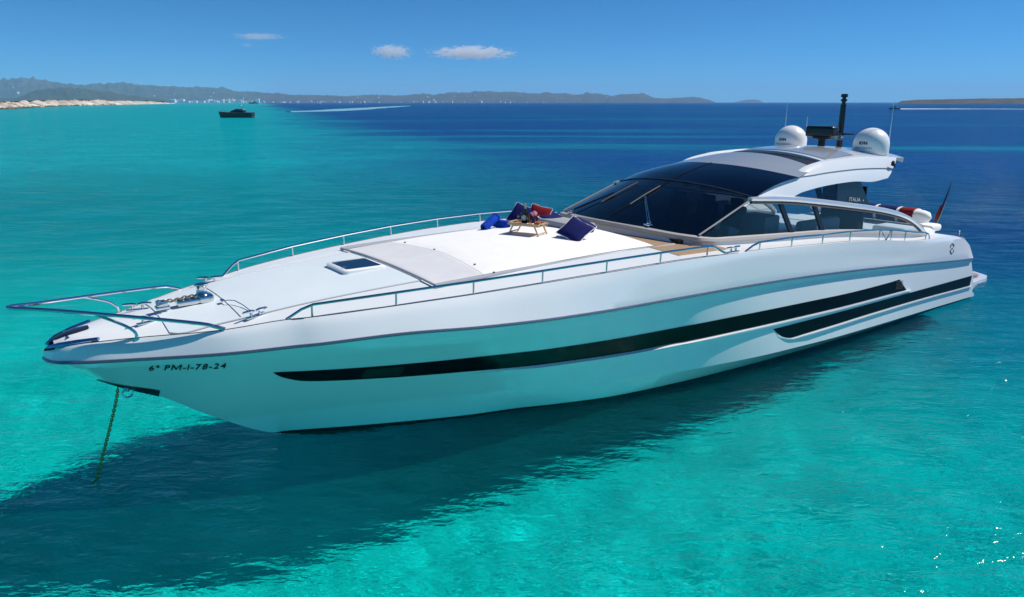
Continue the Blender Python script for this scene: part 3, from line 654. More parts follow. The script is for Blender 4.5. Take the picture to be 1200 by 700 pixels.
# rails ---------------------------------------------------------------
for s in (1,-1):
    rail=MB(); top=[(-.30,0.),(-.10,.13),(.05,.185),(1.2,.20),(2.4,.205),(3.6,.205),(4.87,.205),(6.1,.20),(7.35,.20),(7.52,.18),(7.75,.08),(7.95,0.)]
    rail.tube([P(x,s*(wG(x)-.04),zG(x)+h) for x,h in top],.022,8)
    for x in (.03,1.2,2.4,3.6,4.87,6.1,7.35): rail.tube([P(x,s*(wG(x)-.05),zG(x)-.01),P(x,s*(wG(x)-.04),zG(x)+(.19 if x>.1 else .175))],.016,8)
    rail.build('side_rail',M_steel,yacht)
    rail=MB(); top=[(8.50,0.),(8.72,.10),(8.92,.16),(10.0,.20),(11.3,.21),(12.3,.23),(13.6,.25),(14.6,.25),(15.6,.22),(16.25,.19),(16.42,.14),(16.55,0.)]
    rail.tube([P(x,s*(wG(x)-.05),zG(x)+h) for x,h in top],.022,8)
    for x in (8.95,10.07,11.26,12.4,13.75,14.35,15.1,16.3): rail.tube([P(x,s*(wG(x)-.06),zG(x)-.01),P(x,s*(wG(x)-.05),zG(x)+float(np.interp(x,[p[0] for p in top],[p[1] for p in top])))],.016,8)
    for x0,x1 in ((13.8,14.05),(14.3,14.05)): rail.tube([P(x0,s*(wG(x0)-.05),zG(x0)+.24),P(x1,s*(wG(x1)-.02),zG(x1)+.0)],.014,6)
    rail.build('aft_rail',M_steel,yacht)
half=[(-1.10,1.44,2.47),(-1.22,1.40,2.52),(-1.40,1.32,2.575),(-2.0,.95,2.665),(-2.71,.51,2.76),(-3.2,.22,2.82),(-3.48,.10,2.855),(-3.58,.04,2.865)]
pts=curve_pts([P(*p) for p in half],40)
b=MB(); b.tube(pts+[mir(p) for p in pts[::-1]],.028,10)
for s in (1,-1): b.tube(curve_pts([P(-2.15,s*.82,2.36),P(-2.17,s*.82,2.46),P(-2.30,s*.77,2.58),P(-2.62,s*.56,2.745)],14),.023,8); b.tube([P(-2.15,s*.82,2.35),P(-2.15,s*.82,2.375)],.045,10)
b.build('bow_rail',M_steel,yacht)

# foredeck hardware -----------------------------------------------------
def cleat(x,w,ang,sz=1.):
    b=MB(); rot=Matrix.Rotation(ang,3,'Z').to_quaternion().to_euler(); z=zD(x,w)+.0
    def q(a,c,h): v=Vector((a*sz,c*sz,h*sz)); v.rotate(rot); return P(x,w,z)+v
    b.box(q(0,0,.012),(.34*sz,.075*sz,.03*sz),rot=rot,bevel=.008)
    for k in (-.075,.075):
        b.tube([q(k,0,.02),q(k,0,.10)],.022*sz,10); b.tube([q(k*.2,0,.10),q(k,0,.112),q(k*2.6,0,.112),q(k*2.9,0,.105)],[.020*sz,.024*sz,.020*sz,.012*sz],8)
    return b.build('cleat',M_steel,yacht)
for x,w,a in ((-1.93,.42,.25),(-1.93,-.42,-.25),(-.62,1.30,.3),(-.62,-1.30,-.3),(8.22,2.90,0.),(8.22,-2.90,0.)): cleat(x,w,a,.95)
wl=empty('windlass',(0,0,0)); wl.parent=yacht
z0=zD(-1.1,.05)+.016
b=MB(); b.box(P(-1.22,.05,z0+.04),(.46,.20,.09),bevel=.02); b.box(P(-1.02,.05,z0+.06),(.22,.26,.12),bevel=.03); b.build('gearbox',M_steel,wl)
b=MB(); b.lathe([(.001,.10),(.10,.10),(.11,.12),(.085,.15),(.075,.20),(.085,.25),(.11,.275),(.11,.295),(.06,.31),(.001,.315)],P(-1.06,.05,z0),24); b.build('capstan_drum',M_steel,wl)
b=MB(); b.box(P(-1.66,.10,z0+.02),(.20,.14,.04),bevel=.01)
for s in (.05,-.05): b.box(P(-1.66,.10+s,z0+.07),(.16,.02,.10),bevel=.008)
b.tube([P(-1.70,.04,z0+.10),P(-1.70,.16,z0+.10)],.03,10); b.build('chain_stopper',M_steel,wl)
def chain(b,pts,link,wire,mi=0):
    """alternating oval links along a run of points"""
    L_=[0.]
    for i in range(1,len(pts)): L_.append(L_[-1]+(pts[i]-pts[i-1]).length)
    n=int(L_[-1]/(link*.72)); 
    for k in range(n):
        d=(k+.5)*link*.72; i=max(0,min(int(np.searchsorted(L_,d))-1,len(pts)-2)); t=(d-L_[i])/max(1e-6,L_[i+1]-L_[i]); p=pts[i].lerp(pts[i+1],t); dr=(pts[i+1]-pts[i]).normalized()
        u=dr.cross(Vector((0.3,1,.2))).normalized(); v=dr.cross(u)
        a=u if k%2 else v
        b.tube([p+dr*(link/2*math.cos(q))+a*(link*.33*math.sin(q)) for q in [2*math.pi*j/10 for j in range(10)]],wire,5,closed=True,mi=mi)
b=MB(); chain(b,[P(-1.62,.10,z0+.12),P(-1.5,.09,z0+.09),P(-1.3,.08,z0+.12),P(-1.12,.10,z0+.12)],.075,.011); b.build('deck_chain',mat('galvanised_chain',(.30,.27,.20),.45,metal=.6),wl)
# bow fairlead: the mouth's shade painted as a black sheet between polished plates
fl=empty('bow_fairlead',(0,0,0)); fl.parent=yacht
b=MB(); b.grid([[P(x,w,zD(x,w)+.012) for w in [f*hw/6 for f in range(-6,7)]] for x,hw in ((-3.12,.05),(-3.06,.09),(-2.95,.12),(-2.82,.13),(-2.72,.12),(-2.66,.10))]); b.build('fairlead_mouth',M_black,fl)
for s in (1,-1):
    b=MB(); b.tube([P(-3.20,s*.09,2.235),P(-3.08,s*.23,2.285),P(-2.86,s*.385,2.33),P(-2.60,s*.535,2.365)],[.03,.042,.042,.036],10,flat=.8)
    b.build('fairlead_bar',mat('sky_tinted_steel',(.20,.33,.55),.16,metal=1.),fl)  # chrome bars: the sky's blue reflection is put into their colour
b=MB(); b.tube([P(-2.95,-.2,2.335),P(-2.95,.2,2.335)],.035,12); b.build('fairlead_roller',M_steel,fl)
# thin steel line with a small handle at the seam
b=MB(); b.tube([P(-.84,.40,2.62),P(-.80,.52,2.65),P(-.72,.60,2.65),P(-.66,.80,2.62),P(-.62,1.10,2.58)],.008,6); b.box(P(-.85,.40,2.63),(.06,.10,.035),bevel=.012); b.build('docking_line_hook',M_steel,deck)

# deckhouse ------------------------------------------------------------
def side_w(z): return 2.20-.17*(z-2.95)
sill=mono([(8.05,2.97),(8.40,2.91),(8.82,2.885),(11.17,2.755),(12.35,2.69),(15.03,2.43),(16.70,2.23),(17.0,2.17)])
base=[(7.46,0,3.085),(7.50,.55,3.078),(7.60,1.15,3.05),(7.77,1.75,3.01),(7.95,2.08,2.985),(8.14,2.195,2.955),(8.5,2.205,2.905)]
front=curve_pts([Vector(p) for p in base],30)
run=[(p.x,p.y,p.z) for p in front]+[(x,side_w(sill(x)),sill(x)) for x in xrun(8.7,16.95,40)]
def both(rows_fn): # full run from port stern round the front to starboard stern
    port=[rows_fn(x,w,z) for x,w,z in run[::-1]]; return port+[[mir(p) for p in r] for r in port[-2::-1]]
b=MB(); b.grid(both(lambda x,w,z:[P(x+(-.10 if w<2.1 else 0)*(1-w/2.2),w+.05*(w/2.2),zD(x,w)-.03),P(x-.02*(1-w/2.2),w+.02*(w/2.2),z-.10)]))
M_coam=mat('coaming_gelcoat',(.70,.71,.73),.3); b.build('coaming',M_coam,yacht,merge=False)
def out(x,w,d): 
    k=min(1,w/2.2); f=max(0,1-(max(x-7.46,0)/.7)); return (x-d*(.25+.75*f if x<8.2 else 0), w+d*(1 if x>8.1 else k))
def trim_rows(x,w,z):
    o=out(x,w,.055); i=out(x,w,-.03); return [P(*i,z-.12),P(*o,z-.11),P(*out(x,w,.07),z-.07),P(*o,z-.015),P(*i,z+.012)]
b=MB(); b.grid(both(trim_rows)); b.build('window_sill',M_cream,yacht,merge=False)
b=MB(); rows=[]
for i in range(9): rows.append([P(*out(*q_,.0),0) for q_ in ()])
b.bm.free()
b=MB(); b.box(P(7.93,2.20,2.81),(.30,.012,.06),rot=Matrix.Rotation(R(-20),3,'Z').to_quaternion().to_euler(),bevel=.004); b.build('ventilation_grille',mat('grille',(.16,.15,.17),.5),yacht)

# windscreen and roof glass
G_wind=glass('windscreen_glass',(.10,.16,.25),.74,base=(.001,.003,.010)); G_up=glass('roof_glass',(.01,.015,.03),.97,base=(.001,.003,.014)); G_side=glass('side_glass',(.50,.64,.72),.06); G_grey=glass('sunroof_glass',(.1,.1,.1),.96,rough=.10,base=(.30,.34,.40))
E_low=[(8.05,2.165,2.985),(8.6,2.14,3.175),(9.2,2.11,3.385),(9.84,2.085,3.61)]; C_low=[(7.46,0,3.09),(8.15,0,3.36),(8.85,0,3.615),(9.50,0,3.835)]
E_up=[(9.84,2.085,3.61),(10.33,2.065,3.77),(10.86,2.045,3.885),(11.5,2.02,3.955)]; C_up=[(9.50,0,3.835),(10.0,0,3.985),(10.45,0,4.09),(10.9,0,4.175)]
def pane(E,C,n=18,m_=28,p=2.0,off=0.):
    Ec=curve_pts([Vector(q) for q in E],n); Cc=curve_pts([Vector(q) for q in C],n); rows=[]
    for e,c in zip(Ec,Cc):
        row=[]
        for j in range(m_+1):
            s=-1+2*j/m_; k=abs(s)**p; q=abs(s)**2.2
            row.append(P(c.x+(e.x-c.x)*k,s*e.y,c.z+(e.z-c.z)*q+off))
        rows.append(row)
    return rows
b=MB(); b.grid(pane(E_low,C_low)); ws=b.build('windscreen',G_wind,yacht,smooth=60)
b=MB(); b.grid(pane(E_up,C_up)); b.build('roof_windscreen',G_up,yacht,smooth=60)
rl=pane(E_low,C_low,off=.012); ru=pane(E_up,C_up,off=.012)
b=MB(); b.tube([r[14] for r in rl]+[r[14] for r in ru[1:]],.007,6); b.build('centre_divider',mat('rubber_seal',(.008,.008,.009),.8,spec=.1),ws)
b=MB(); b.tube(rl[-1],.012,6); b.build('cross_seam',mat('seam_grey',(.07,.075,.085),.5),ws)
for s in (0,-1):
    b=MB(); b.tube([r[s] for r in rl],.020,8); b.build('screen_pillar',mat('pillar_trim',(.30,.30,.31),.4),ws)
def wiper(x,w,pts,blade):
    root=empty('wiper',(0,0,0)); root.parent=yacht
    b=MB(); b.lathe([(.001,-.03),(.05,-.03),(.055,.02),(.03,.06),(.001,.065)],P(*pts[0]),14); b.box(P(pts[0][0]-.03,pts[0][1],pts[0][2]-.02),(.10,.18,.05),bevel=.015); b.build('wiper_pivot',M_steel,root)
    for d in (-.035,.035):
        b=MB(); b.tube([P(pts[0][0],pts[0][1]+d,pts[0][2]+.03),P(pts[1][0],pts[1][1]+d*.4,pts[1][2]+.02)],.011,6); b.build('wiper_arm',M_steel if w>-.5 else M_black,root)
    b=MB(); b.tube([P(*blade[0]),P((blade[0][0]+blade[1][0])/2,(blade[0][1]+blade[1][1])/2,(blade[0][2]+blade[1][2])/2+.012),P(*blade[1])],.016,6)
    b.build('wiper_blade',mat('wiper_rubber',(.09,.085,.075),.5),root)
def zw(x,w): # height of the lower screen above a point
    best=None
    for r in rl:
        for p in r:
            d=(p.x-x)**2+(p.y+w)**2
            if best is None or d<best[0]: best=(d,p.z)
    return best[1]+.03
wiper(7.9,1.08,[(7.72,1.08,3.12),(8.55,.12,zw(8.55,.12))],[(8.11,.10,zw(8.11,.10)),(9.12,.02,zw(9.12,.02))])
wiper(7.8,-1.5,[(7.74,-1.45,3.09),(8.62,-.98,zw(8.62,-.98))],[(8.17,-.92,zw(8.17,-.92)),(9.22,-.80,zw(9.22,-.80))])
# grey sunroof visor, near-black sheet painting the open slot's shade, aft roof
V0=[(11.5,2.02,3.955),(11.95,1.93,4.03),(12.42,1.86,4.075)]; V1=[(10.9,0,4.175),(11.7,0,4.30),(12.36,0,4.37)]
b=MB(); b.grid(pane(V0,V1,10,24)); e=pane(V0,V1,10,24); b.grid([e[-1],[p-Vector((-.02,0,.06)) for p in e[-1]]]); b.build('sunroof_visor',G_grey,yacht,smooth=40)
b=MB(); b.grid(pane([(12.30,1.92,3.99),(12.9,1.9,4.06),(13.5,1.86,4.08)],[(12.30,0,4.29),(12.9,0,4.32),(13.5,0,4.33)],8,20)); b.build('sunroof_slot_shade',mat('slot_shade_black',(.004,.005,.008),.4),yacht)
b=MB(); A=pane([(13.2,1.80,4.13),(14.2,1.80,4.20),(15.3,1.80,4.21),(16.5,1.78,4.17)],[(13.02,0,4.40),(14.2,0,4.46),(15.3,0,4.45),(16.85,0,4.33)],18,24)
b.grid(A); b.grid([A[0],[p+Vector((.03,0,-.07)) for p in A[0]]]); b.grid([A[-1],[p+Vector((-.05,0,-.12)) for p in A[-1]]]); roof=b.build('hardtop_roof',M_gel,yacht,smooth=40)
b=MB(); b.grid([[p+Vector((0,0,.012)) for p in r[2:-2]] for r in A[1:9]]); b.build('roof_panel',mat('grey_roof_panel',(.32,.35,.38),.14,coat=.5),roof,smooth=40)
# side arches of the hardtop
low=[(9.84,3.60),(10.4,3.555),(11.03,3.505),(11.35,3.575),(11.64,3.63),(12.48,3.705),(13.64,3.735),(14.51,3.68),(15.24,3.73)]
gro=[(9.845,3.605),(10.33,3.762),(10.86,3.878),(11.5,3.945),(12.1,3.955),(12.8,3.985),(13.96,4.00),(14.9,3.975),(15.62,3.93)]
top=[(11.62,3.962),(12.06,4.12),(12.6,4.205),(13.11,4.255),(14.36,4.285),(15.2,4.25),(16.05,4.20)]
def arch(s):
    n=48; Lw=curve_pts([Vector((x,0,z)) for x,z in low],n); Gr=curve_pts([Vector((x,0,z)) for x,z in gro],n)
    def pt(v,o=0.): return P(v.x,s*(side_w(v.z)-.04+o),v.z)
    b=MB(); rows=[]
    for l,g in zip(Lw,Gr):
        m_=l.lerp(g,.5); th=.30
        rows.append([P(l.x,s*(side_w(l.z)-th),l.z),pt(l,.05),pt(m_,.03),pt(g,-.03),P(g.x,s*(side_w(g.z)-.12),g.z+.004),P(g.x,s*(side_w(g.z)-th),g.z)])
    b.grid(rows); b.face(rows[-1])
    Tp=curve_pts([Vector((x,0,z)) for x,z in top],n); g0=curve_pts([Vector((x,0,z)) for x,z in ((11.62,3.955),(12.1,3.965),(12.8,3.995),(13.96,4.01),(14.9,3.985),(15.62,3.94))],n); r2=[]
    for t,g in zip(Tp,g0):
        m_=t.lerp(g,.5); r2.append([P(g.x,s*(side_w(g.z)-.25),g.z-.02),P(g.x,s*(side_w(g.z)-.08),g.z-.012),pt(g,-.02),pt(m_,-.06),pt(t,-.14),P(t.x,s*(side_w(t.z)-.26),t.z+.025),P(t.x,s*(side_w(t.z)-.32),t.z-.06)])
    b.grid(r2); b.face(r2[-1]); b.face(r2[0][::-1])
    # rear end between the two bands
    b.face([rows[-1][1],rows[-1][3],r2[-1][2],r2[-1][4],r2[-1][6],rows[-1][0]])
    ar=b.build('hardtop_arch',M_gel,yacht,smooth=30)
    b=MB(); b.tube([pt(v,-.022)+Vector((0,0,.004)) for v in g0],.012,6); b.build('arch_groove',M_tube,ar)
    b=MB(); b.lathe([(.001,0),(.07,0),(.07,.03),(.03,.05),(.001,.05)],P(15.52,s*(side_w(4.08)-.01),4.08),12,axis=Matrix.Rotation(R(90*s),3,'X').to_quaternion().to_euler()); b.box(P(15.62,s*side_w(4.06),4.02),(.05,.03,.09),bevel=.008); b.build('deck_light',M_black,ar)
arch(1); arch(-1)
b=MB(); b.grid([[P(x,w,3.74+.02*math.sin(x)) for w in (-1.9,-.9,0,.9,1.9)] for x in (10.3,11.5,13,15.2)]); b.build('headliner',mat('headliner',(.40,.40,.41),.7),yacht)
# silver beam over the side windows
beam=[(9.70,3.585),(11.03,3.475),(12.21,3.325),(13.4,3.155),(14.62,2.97),(15.5,2.80),(16.1,2.635),(16.55,2.44),(16.95,2.19)]
G_fin=mat('dark_fin_glass',(.008,.014,.024),.10)
for s in (1,-1):
    C_=curve_pts([Vector((x,0,z)) for x,z in beam],60); b=MB(); rows=[]
    for v in C_:
        w=side_w(v.z)
        k=min(1,(v.x-9.6)/.8); hh=.05+.05*k
        rows.append([P(v.x,s*(w-.06),v.z-.02),P(v.x,s*(w+.035),v.z-.03),P(v.x,s*(w+.065),v.z+.02),P(v.x,s*(w+.05),v.z+hh*.8),P(v.x,s*(w-.01),v.z+hh),P(v.x,s*(w-.06),v.z+hh*.8)])
    b.grid(rows,close_u=True); b.face(rows[0]); b.face(rows[-1]); b.build('window_beam',M_alu,yacht)
    C2=curve_pts([Vector((x,0,z-.055)) for x,z in beam],60); b=MB(); b.tube([P(v.x,s*(side_w(v.z)+.012),v.z) for v in C2],.035,6); b.build('beam_dark_strip',M_black,yacht)  # black strip along the dark underside of the beam
    fb=mono([(p[0],p[1]) for p in beam])
    cuts=[(8.16,8.16),(10.74,11.11),(12.02,12.30),(14.42,14.75),(16.86,16.9)]
    for (t0,b0),(t1,b1) in zip(cuts[:-1],cuts[1:]):
        b=MB(); rows=[]
        for i in range(17):
            u=i/16; xt=t0+(t1-t0)*u; xb=b0+(b1-b0)*u
            def topz(x): return fb(x) if x>9.84 else 2.98+(x-8.05)/(9.84-8.05)*(3.60-2.98)
            zt=max(topz(xt)-.03,sill(xt)+.002); zb=sill(xb)
            rows.append([P(xt+(xb-xt)*k,s*(side_w(zt+(zb-zt)*k)-.01),zt+(zb-zt)*k) for k in (0,.5,1)])
        b.grid(rows); b.build('side_window',G_side,yacht,smooth=60)
    for (t0,b0) in cuts[1:3]:
        b=MB(); zt,zb=fb(t0)-.02,sill(b0); b.prism([P(t0-.07,s*(side_w(zt)+.004),zt),P(t0+.07,s*(side_w(zt)+.004),zt),P(b0+.08,s*(side_w(zb)+.004),zb),P(b0-.08,s*(side_w(zb)+.004),zb)],(0,s*.05,0)); b.build('window_mullion',M_black,yacht)
    # upper opening window and dark fin with its model lettering
    u0=[(11.30,3.53),(11.7,3.615),(12.48,3.69),(13.18,3.715)]; l0=[(11.15,3.505),(11.7,3.43),(12.48,3.33),(13.05,3.25)]
    U=curve_pts([Vector((x,0,z)) for x,z in u0],12); Lo=curve_pts([Vector((x,0,z)) for x,z in l0],12)
    b=MB(); b.grid([[P(p.x,s*(side_w(p.z)-.10),p.z),P(q.x,s*(side_w(q.z)-.06),q.z)] for p,q in zip(U,Lo)]); b.build('upper_window',glass('upper_glass',(.55,.72,.85),.12),yacht)
    b=MB(); b.prism([P(12.25,s*1.98,3.68),P(12.45,s*1.98,3.69),P(12.55,s*2.05,3.33),P(12.35,s*2.05,3.34)],(0,s*.03,0)); b.build('upper_mullion',M_black,yacht)
    b=MB(); b.prism([P(13.12,s*1.99,3.72),P(13.64,s*1.99,3.735),P(14.14,s*1.99,3.70),P(14.60,s*2.08,3.0),P(14.0,s*2.08,3.08),P(13.05,s*2.08,3.2)],(0,s*.03,0)); fin=b.build('side_fin',G_fin,yacht)
    if s==1: flat_text('model_lettering','ITALIA',.13,P(13.56,2.088,3.27),P(1,0,-.10),P(0,-.13,1),mat('silver_letters',(.55,.58,.62),.4),fin,width=.50,push=.006)
    if s==1: flat_text('model_mark','•',.15,P(14.16,2.095,3.19),P(1,0,-.10),P(0,-.13,1),mat('silver_letters',(.55,.58,.62),.4),fin,push=.006)

# mast, scanner, domes, aerials -----------------------------------------
for s in (1,-1):
    b=MB(); c=P(15.79,s*1.22,4.20); b.lathe([(.36,0.),(.36,.06),(.43,.07),(.445,.10),(.445,.32)]+[(.445*math.cos(a),.32+.43*math.sin(a)) for a in [k*math.pi/24 for k in range(1,12)]]+[(.001,.75)],c,36)
    dome=b.build('satellite_dome',mat('dome_plastic',(.82,.83,.83),.3),yacht,smooth=40)
    # lettering wraps the dome facing the bow
    for body,size,zz,bold,wd in (('KVH',.10,.33,.006,.22),('TRACVISION',.05,.225,0.,.46),('HD7',.05,.12,0.,.14)):
        me=letters(body,size,bold); xx=[v.co.x for v in me.vertices]; xc=(min(xx)+max(xx))/2; k=wd/(max(xx)-min(xx))
        for v in me.vertices:
            a=math.pi+.05+(v.co.x-xc)*k/.447; zq=v.co.y+zz; rr=.449 if zq<.32 else .449*math.cos(math.asin(min(1,(zq-.32)/.43)))
            v.co=c+Vector((rr*math.cos(a),rr*math.sin(a),zq))
        me.materials.append(M_ink); o=bpy.data.objects.new('dome_lettering',me); COL.objects.link(o); o.parent=dome
b=MB(); b.tube([P(16.3,0,4.30),P(16.3,0,5.55)],[.085,.075],14); b.lathe([(.075,0),(.075,.03),(.05,.035),(.05,.10),(.085,.11),(.085,.16),(.05,.165),(.05,.21),(.09,.22),(.09,.30),(.001,.31)],P(16.3,0,5.52),14)
mast=b.build('mast',M_black,yacht); b=MB(); b.box(P(15.95,0,4.74),(.85,.24,.05),bevel=.015); b.box(P(16.3,0,4.74),(.25,.75,.045),bevel=.012); b.build('mast_bracket',M_black,mast)
b=MB(); b.tube([P(15.9,.12,4.72),P(15.9,.12,4.62)],.05,10); b.tube([P(16.05,-.05,4.72),P(16.05,-.05,4.6)],.045,10); b.lathe([(.03,0),(.045,.05),(.08,.16),(.001,.13)],P(16.1,.22,4.62),12,axis=Matrix.Rotation(R(-80),3,'Y').to_quaternion().to_euler()); b.build('air_horn',M_steel,mast)
b=MB(); b.tube([P(15.42,0,4.36),P(15.42,0,4.66)],.10,12); b.build('scanner_pedestal',M_black,yacht)
b=MB(); b.box(P(15.40,.0,4.82),(.36,.84,.30),bevel=.07,seg=3); b.box(P(15.42,.05,4.66),(.30,.50,.08),bevel=.03); b.build('radar_scanner',M_black,yacht)
for x,w,z0_,z1_ in ((16.12,1.52,4.2,5.64),(15.9,-1.52,4.2,5.62),(16.1,-.95,4.3,5.2)):
    b=MB(); b.tube([P(x,w,z0_),P(x,w,z0_+.12)],.028,8); b.tube([P(x,w,z0_+.1),P(x,w,z1_)],[.013,.007],6); b.build('whip_aerial',mat('aerial_white',(.72,.73,.74),.4),yacht)

# interior seen through the glass ---------------------------------------
M_dark=mat('dark_trim',(.025,.026,.03),.5); M_leather=mat('pale_leather',(.80,.79,.77),.55,noise=(5,.04,3)); M_seat=mat('dark_leather',(.05,.05,.055),.5); M_wood=mat('walnut',(.10,.05,.03),.35)
b=MB(); b.box(P(12.2,0,2.06),(8.6,4.0,.06)); b.build('saloon_floor',mat('pale_carpet',(.42,.44,.46),.9),yacht)
b=MB(); b.prism([P(7.72,1.95,2.90),P(8.9,1.95,3.0),P(9.1,1.95,2.85),P(9.1,1.95,2.1),P(7.9,1.95,2.1)],(0,3.9,0)); b.build('dashboard',M_dark,yacht)
b=MB(); b.lathe([(.19,-.015),(.205,0),(.19,.015)],P(9.25,.9,3.0),24,axis=Matrix.Rotation(R(-62),3,'Y').to_quaternion().to_euler()); b.tube([P(9.12,.9,2.92),P(9.25,.9,3.0)],.03,8); b.build('steering_wheel',M_black,yacht)
for w in (1.25,.45,-.45):
    st=empty('helm_seat',(0,0,0)); st.parent=yacht
    b=MB(); b.box(P(10.0,w,2.68),(.55,.60,.16),bevel=.06,seg=3); b.build('seat',M_seat,st)
    b=MB(); b.box(P(10.28,w,3.02),(.15,.58,.62),rot=Matrix.Rotation(R(10),3,'Y').to_quaternion().to_euler(),bevel=.06,seg=3); b.build('backrest',M_seat,st)
    b=MB(); b.box(P(10.36,w,3.40),(.12,.34,.18),bevel=.05,seg=3); b.build('headrest',M_seat,st)
    b=MB(); b.tube([P(10.05,w,2.08),P(10.05,w,2.62)],.09,12); b.build('pedestal',M_dark,st)
for s,x0,x1 in ((-1,11.2,13.9),(1,12.0,13.6)):
    sf=empty('saloon_sofa',(0,0,0)); sf.parent=yacht
    b=MB(); b.box(P((x0+x1)/2,s*1.35,2.38),(x1-x0,.80,.30),bevel=.08,seg=3); b.build('seat',M_leather,sf)
    b=MB(); b.box(P((x0+x1)/2,s*1.80,2.62),(x1-x0,.22,.50),bevel=.08,seg=3); b.build('backrest',M_leather,sf)
b=MB(); b.box(P(12.5,-.35,2.70),(1.3,.7,.05),bevel=.02); b.tube([P(12.5,-.35,2.1),P(12.5,-.35,2.68)],.07,12); b.build('saloon_table',M_wood,yacht)
b=MB(); b.box(P(10.95,1.45,2.62),(.55,.75,.95),bevel=.05); b.build('galley_unit',M_leather,yacht)
b=MB(); b.box(P(9.55,1.72,2.80),(.35,.25,.32),rot=Matrix.Rotation(R(20),3,'Y').to_quaternion().to_euler(),bevel=.03); b.build('chart_screen',mat('screen_back',(.55,.57,.58),.4),yacht)
b=MB(); b.box(P(14.55,1.35,2.85),(.06,1.2,1.4),bevel=.02); b.build('aft_bulkhead',G_fin,yacht)

# cockpit, stern ---------------------------------------------------------
b=MB(); b.box(P(17.55,0,1.98),(1.9,3.9,.30),bevel=.08,seg=3); b.build('stern_sunpad',M_padw,yacht)
b=MB(); b.box(P(16.95,1.55,2.17),(.75,.95,.22),bevel=.09,seg=3); b.box(P(18.55,1.45,2.10),(.60,1.0,.20),bevel=.08,seg=3); b.build('cockpit_cushion',M_padw,yacht)
b=MB(); rows=[]
for j in range(33):
    u=j/32; w=-1.92+3.84*u; e=(1-abs(2*u-1)**14)**.5*.98+.02
    rows.append([P(18.2+.24*e*math.cos(a)*(abs(math.cos(a))**-.25 if abs(math.cos(a))>.05 else 1),w,2.42+.20*e*math.sin(a)*(abs(math.sin(a))**-.25 if abs(math.sin(a))>.05 else 1)) for a in [k*2*math.pi/24+.03 for k in range(24)]])
b.grid(rows,close_u=True); b.face(rows[0]); b.face(rows[-1]); b.build('bolster_backrest',M_padw,yacht,smooth=60)
b=MB(); b.box(P(18.2,0,2.17),(.12,3.0,.16),bevel=.02); b.build('bolster_support',M_steel,yacht)
b=MB()
pl=[P(19.3,2.66,0),P(20.5,2.68,0),P(20.95,2.52,0),P(21.22,2.05,0),P(21.32,0,0),P(21.22,-2.05,0),P(20.95,-2.52,0),P(20.5,-2.68,0),P(19.3,-2.66,0)]
b.grid([[p+Vector((0,0,z))+(Vector((k*(-.06 if p.x>20 else 0),0,0))) for p in pl] for z,k in ((.26,2),(.34,0),(.40,-.3),(.46,0),(.50,.6))]); b.face([p+Vector((-.04 if p.x>20 else 0,0,.50)) for p in pl])
plat=b.build('swim_platform',M_gel,yacht,smooth=40)
b=MB(); b.prism([Vector((p.x-.16 if p.x>19.5 else p.x+.2,p.y*.93,.505)) for p in pl],(0,0,.012)); b.build('platform_teak',M_teak,plat)
b=MB(); b.box(P(20.1,2.40,.54),(.75,.10,.05),bevel=.015); b.box(P(20.2,2.70,.40),(.6,.03,.03),bevel=.008); b.build('platform_fender',mat('blue_pad',(.10,.17,.32),.5),plat)
b=MB(); b.tube([P(19.62,2.69,.22)+Vector((.12*math.cos(a),0,.12*math.sin(a))) for a in [k*2*math.pi/18 for k in range(18)]],.02,8,closed=True); b.lathe([(.001,0),(.09,0),(.09,.02),(.001,.03)],P(19.62,2.70,.22),16,axis=Matrix.Rotation(R(90),3,'X').to_quaternion().to_euler()); b.build('exhaust_ring',M_steel,plat)
b=MB(); b.tube([P(18.6,2.55,1.95),P(18.6,2.55,2.10)],.012,6); b.lathe([(.02,0),(.03,.04),(.001,.08)],P(18.6,2.55,2.08),10); b.build('stern_light',M_steel,yacht)

# ------------------------------------------------------------------ things lying on the yacht (objects of their own)
ROT=Matrix.Rotation(TH,3,'Z')
def W(x,w,z): return ORG+ROT@P(x,w,z)
def piece(name,x,w,z,rotz=0.): return empty(name,W(x,w,z),TH+rotz)
M_navy=mat('navy_cloth',(.005,.009,.095),.85,spec=.2,noise=(9,.15,4),bump=(40,.2,.004)); M_red=mat('dark_red_cloth',(.20,.006,.012),.85,spec=.2,noise=(9,.12,4),bump=(40,.2,.004)); M_piping=mat('white_piping',(.80,.79,.76),.7); M_blue=mat('royal_blue_terry',(.008,.055,.42),.95,spec=.1,noise=(14,.2,4),bump=(90,.6,.006))
def pillow(x,w,z,size,th,euler,m,label):
    """square scatter cushion with pointed corners and white piping"""
    n=16; pos=W(x,w,z); t=empty('scatter_pillow',pos); t.rotation_euler=euler; h=size/2
    def sh(u,v,s):
        k=(1-abs(u)**3)*(1-abs(v)**3); pin=1-.09*(1-abs(u*v))*(max(abs(u),abs(v))**4)
        return Vector((u*h*pin,v*h*pin,s*th/2*max(0,k)**.55))
    b=MB()
    for s in (1,-1): b.grid([[sh(-1+2*i/n,-1+2*j/n,s) for j in range(n+1)] for i in range(n+1)])
    b.build('cover',m,t,smooth=60)
    ring=[sh(-1+2*i/n,-1,0) for i in range(n)]+[sh(1,-1+2*i/n,0) for i in range(n)]+[sh(1-2*i/n,1,0) for i in range(n)]+[sh(-1,1-2*i/n,0) for i in range(n)]
    b=MB(); b.tube(ring,.010,6,closed=True); b.build('piping',M_piping,t,smooth=60)
    return tag(t,label,'pillow',None)
def frame(nrm,up):
    """euler whose local Z is nrm and local +X+Y diagonal (a corner) or Y follows up"""
    z=Vector(nrm).normalized(); y=(Vector(up)-z*Vector(up).dot(z)).normalized(); x=y.cross(z); return Matrix((x,y,z)).transposed().to_euler()
